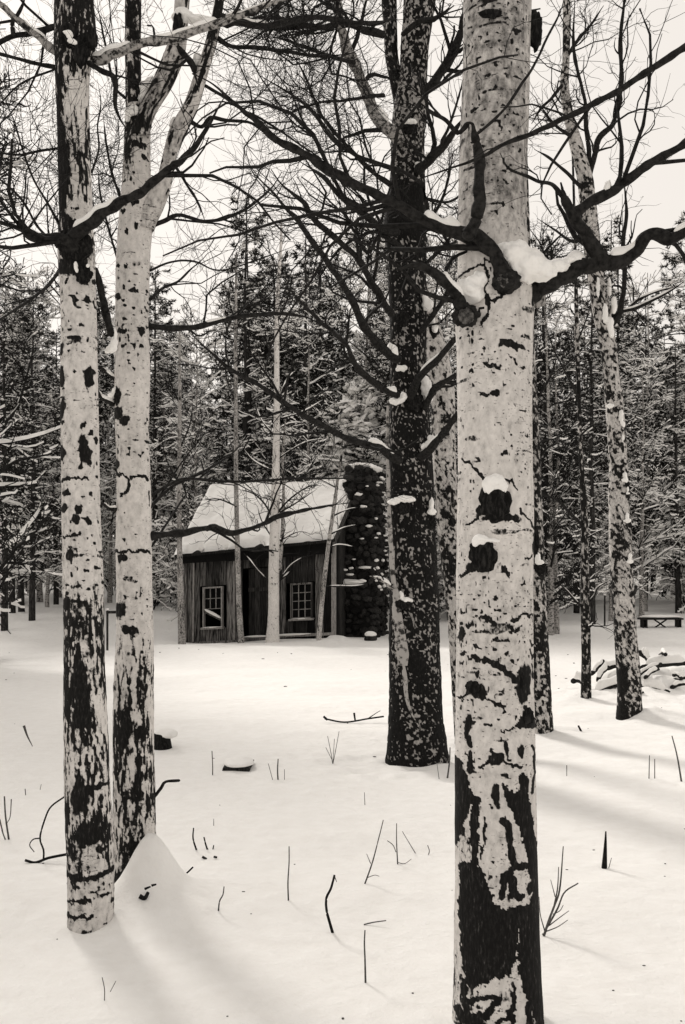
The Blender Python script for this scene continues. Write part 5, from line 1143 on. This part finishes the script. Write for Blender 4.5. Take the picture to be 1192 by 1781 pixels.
stump(274, 1046, 16, 20, 'dark snow capped stump beside the cabin', 6)
gp = ground_hit(413, 1336); t = thing('plank', 'short dark plank end under a cap of snow in the clearing', 'plank', tuple(gp))
V, Fb = box_vf(-0.115, 0.105, -0.1, 0.25, -0.02, 0.022); V[:, 0] += np.where(V[:, 2] < 0, 0, 0.01); add('board', mesh_data('board', V, Fb, PLANKD, smooth=False), t)
v, f_ = blob_vf((0.01, 0.06, 0.03), (0.125, 0.19, 0.045), 3, 0.1, 8, flat=0.7); add('snow_cap', mesh_data('snow_cap', v, f_, SNOW), t)
gp = ground_hit(645, 1114); t = thing('boulder', 'snow capped stone at the foot of the chimney', 'stone', tuple(gp))
v, f_ = blob_vf((0, 0, 0.05), (0.16, 0.14, 0.10), 3, 0.15, 9); add('stone', mesh_data('stone', v, f_, STONE), t); v, f_ = blob_vf((0, 0, 0.14), (0.15, 0.14, 0.09), 3, 0.12, 10, flat=0.4); add('snow_cap', mesh_data('snow_cap', v, f_, SNOW), t)

# ------------------------------------------------------------------ twigs and dry stems poking out of the snow
def sprig(label, strokes, base, name='dry_weed', cat='weed', mat=STEM):
    """strokes: (points, w0, w1); all at the distance where the base meets the snow"""
    gp = ground_hit(*base); yy = gp[1]; t = thing(name, label, cat)
    for pts, a, b_ in strokes:
        p = list(pts)
        stem(p, a, b_, yy, t, mat, 'stalk')
    return t
sprig('black bent stick standing alone in the open snow', [([(582, 1522), (576, 1545), (568, 1562), (568, 1582), (574, 1605), (580, 1626)], 4, 5.5), ([(582, 1524), (586, 1534)], 2, 1)], (579, 1622), mat=BLACK)
sprig('thin upright stalk rising straight from the open snow beside the bent stick', [([(503, 1472), (503, 1500), (501, 1535), (502, 1570)], 2, 3)], (502, 1566))
sprig('long thin stalk standing below the fallen twig', [([(635, 1618), (634, 1640), (635, 1670), (636, 1714)], 2.5, 4)], (636, 1709))
sprig('small fallen twig lying on the snow near the bent stick', [([(633, 1608), (650, 1604), (672, 1601)], 2.5, 2)], (633, 1609))
sprig('slanting dry stem with a side twig in the snow', [([(667, 1426), (658, 1462), (648, 1500), (634, 1540)], 1.6, 3), ([(640, 1526), (652, 1522), (660, 1524)], 1.6, 1), ([(638, 1485), (645, 1502)], 1, 1.6)], (635, 1537))
sprig('forked dry weed with a crooked arm', [([(690, 1432), (690, 1465), (692, 1505)], 1.5, 2.6), ([(674, 1462), (684, 1470), (689, 1482)], 1.5, 1.5), ([(692, 1500), (704, 1502), (716, 1494)], 1.4, 1)], (692, 1503))
sprig('thin leaning weed beside the forked dry weed', [([(700, 1446), (712, 1466), (724, 1486)], 1, 1.6)], (724, 1484)); sprig('tiny curled weed stem near the thick pale aspen', [([(744, 1470), (747, 1480), (745, 1488)], 1.4, 1.8)], (745, 1487))
sprig('thin S shaped twig in front of the snow drift', [([(390, 1542), (388, 1556), (382, 1568), (380, 1586)], 2, 3)], (380, 1584))
sprig('curved black twig lying beside the drift of the forked aspen', [([(291, 1519), (312, 1522), (324, 1519), (336, 1508)], 3, 3)], (300, 1524), mat=BLACK)
sprig('pair of short black twig stubs sticking out of the snow', [([(337, 1440), (336, 1458), (342, 1478)], 2.4, 3.5), ([(355, 1456), (358, 1468), (362, 1480)], 2.4, 3.5), ([(372, 1470), (370, 1480)], 2, 2.6)], (350, 1478), mat=BLACK)
sprig('knobbly bits of dark twig showing through the snow', [([(352, 1490), (360, 1494)], 5, 4), ([(372, 1490), (378, 1491)], 4, 4)], (362, 1494), mat=BLACK)
sprig('clump of fine dry weed stems fanning out near the dark furrowed tree', [([(570, 1280), (576, 1310), (579, 1330)], 1, 1.4), ([(590, 1272), (584, 1305), (579, 1330)], 1, 1.4), ([(582, 1285), (579, 1330)], 1, 1.2), ([(567, 1300), (578, 1322)], 1, 1)], (579, 1328))
sprig('stiff weed stalk with thin side stems near the snow capped plank', [([(484, 1320), (483, 1340), (484, 1360)], 2, 3), ([(467, 1328), (475, 1358)], 1, 1.2), ([(495, 1338), (495, 1358)], 1, 1.2)], (484, 1356))
sprig('thin dry stalk standing beside the snow capped plank', [([(369, 1306), (370, 1330), (370, 1350)], 1.6, 2)], (370, 1348))
sprig('bent stem beside the foot of the dark furrowed tree', [([(783, 1300), (782, 1325), (778, 1356)], 2, 3.4), ([(760, 1326), (764, 1355)], 1, 1.2)], (778, 1353))
sprig('tiny stem in the middle of the clearing', [([(634, 1378), (635, 1402)], 1, 1.4)], (635, 1400)); sprig('tiny stem near the pair of twig stubs', [([(372, 1424), (372, 1437)], 1, 1.3)], (372, 1436))
sprig('pointed dark splintered stake in the open snow', [([(1054, 1446), (1053, 1475), (1051, 1515)], 2.5, 11), ([(1064, 1492), (1058, 1514)], 1, 1.5)], (1051, 1510), name='stake', cat='stake', mat=BLACK)
sprig('twiggy dry bush growing beside the thick pale aspen', [([(946, 1628), (955, 1600), (964, 1576), (974, 1545), (980, 1472)], 5, 1.8), ([(952, 1612), (970, 1580), (982, 1552), (1006, 1536)], 4, 2.4), ([(964, 1576), (970, 1545), (972, 1508)], 3, 1.5), ([(966, 1560), (958, 1530)], 2, 1), ([(950, 1620), (970, 1612), (988, 1600)], 2.4, 1.2),
      ([(955, 1610), (976, 1594), (990, 1584)], 2.4, 1.2), ([(948, 1620), (940, 1590), (938, 1560)], 2.4, 1.2), ([(962, 1590), (974, 1584), (980, 1574)], 2, 1.2), ([(944, 1624), (952, 1634)], 3, 2)], (946, 1628), name='dry_bush', cat='bush')
sprig('leaning stalk standing in the snow before the log heap', [([(1169, 1280), (1178, 1315), (1186, 1362)], 2, 3.4)], (1186, 1359)); sprig('twin thin stems standing side by side before the log heap', [([(1130, 1314), (1129, 1356)], 1.4, 1.8), ([(1139, 1320), (1139, 1356)], 1.4, 1.8)], (1134, 1354))
sprig('short black stub beside the foot of the dark speckled trunk', [([(1006, 1262), (1012, 1274)], 3.4, 4)], (1012, 1272), mat=BLACK); sprig('pale seed stalk with a dot head', [([(986, 1331), (986, 1352)], 1.5, 1)], (986, 1350))
sprig('crooked fallen branch with a curled side twig beside the spotted aspen', [([(44, 1496), (62, 1500), (85, 1492), (120, 1485)], 5, 5), ([(112, 1386), (90, 1402), (80, 1420), (70, 1456), (76, 1478), (76, 1494)], 3, 3.4), ([(70, 1458), (58, 1460), (52, 1470), (60, 1482)], 2.6, 1.6)], (62, 1501), name='fallen_branch', cat='branch', mat=BLACK)
sprig('cluster of upright dry stems at the edge of the open snow', [([(8, 1385), (10, 1420), (16, 1462)], 2.5, 3.6), ([(20, 1390), (18, 1420), (12, 1432)], 2, 1.4), ([(0, 1425), (6, 1450), (10, 1462)], 2, 2), ([(-6, 1400), (4, 1445), (10, 1460)], 1.6, 2)], (14, 1460))
sprig('feathery seed stalk leaning in the far open snow', [([(42, 1262), (48, 1280), (58, 1300)], 5, 1)], (58, 1298)); sprig('faint short weed tips in the open snow', [([(44, 1372), (45, 1384)], 1.6, 1.6), ([(72, 1364), (70, 1374)], 1, 1)], (45, 1383))
sprig('two thin weed tips in the shaded foreground snow', [([(178, 1700), (182, 1720), (182, 1742)], 1.5, 1.8), ([(202, 1706), (192, 1725)], 1, 1.4)], (182, 1740))
sprig('snow covered fallen branch with broken twig ends in the clearing', [([(565, 1250), (600, 1256), (640, 1250), (668, 1246)], 3, 3), ([(640, 1250), (655, 1240), (662, 1236)], 2, 1), ([(616, 1240), (618, 1254)], 4, 3), ([(563, 1246), (570, 1252)], 4, 4), ([(600, 1262), (606, 1258)], 3.5, 3)], (620, 1258), name='fallen_branch', cat='branch', mat=BLACK)

sprig('black bark flakes lying on the drift against the forked aspen', [([(243, 1558), (252, 1562), (258, 1552)], 9, 6), ([(252, 1546), (262, 1542)], 5, 3), ([(264, 1540), (272, 1538)], 5, 3)], (256, 1566), name='bark_flake', cat='bark', mat=BLACK)
# crumbs of bark and needle litter that have dropped on the snow
lr = np.random.default_rng(77); lm = MB(); iv_, if_ = ico(1)
for k in range(80):
    yl = 3.3 + 20 * lr.random() ** 1.6; xl_ = lr.uniform(-0.42, 0.42) * yl
    s_ = lr.uniform(0.002, 0.006) * (0.5 + yl / 9); lm.put(iv_ * [s_ * lr.uniform(0.8, 2.6), s_ * lr.uniform(0.8, 1.6), s_ * 0.6] + [xl_, yl, H(xl_, yl) + s_ * 0.3], if_)
o = add('bark_litter', lm.data('bark_litter', STEM)); tag(o, 'scattered crumbs of bark and needles on the snow', 'litter', kind='stuff')
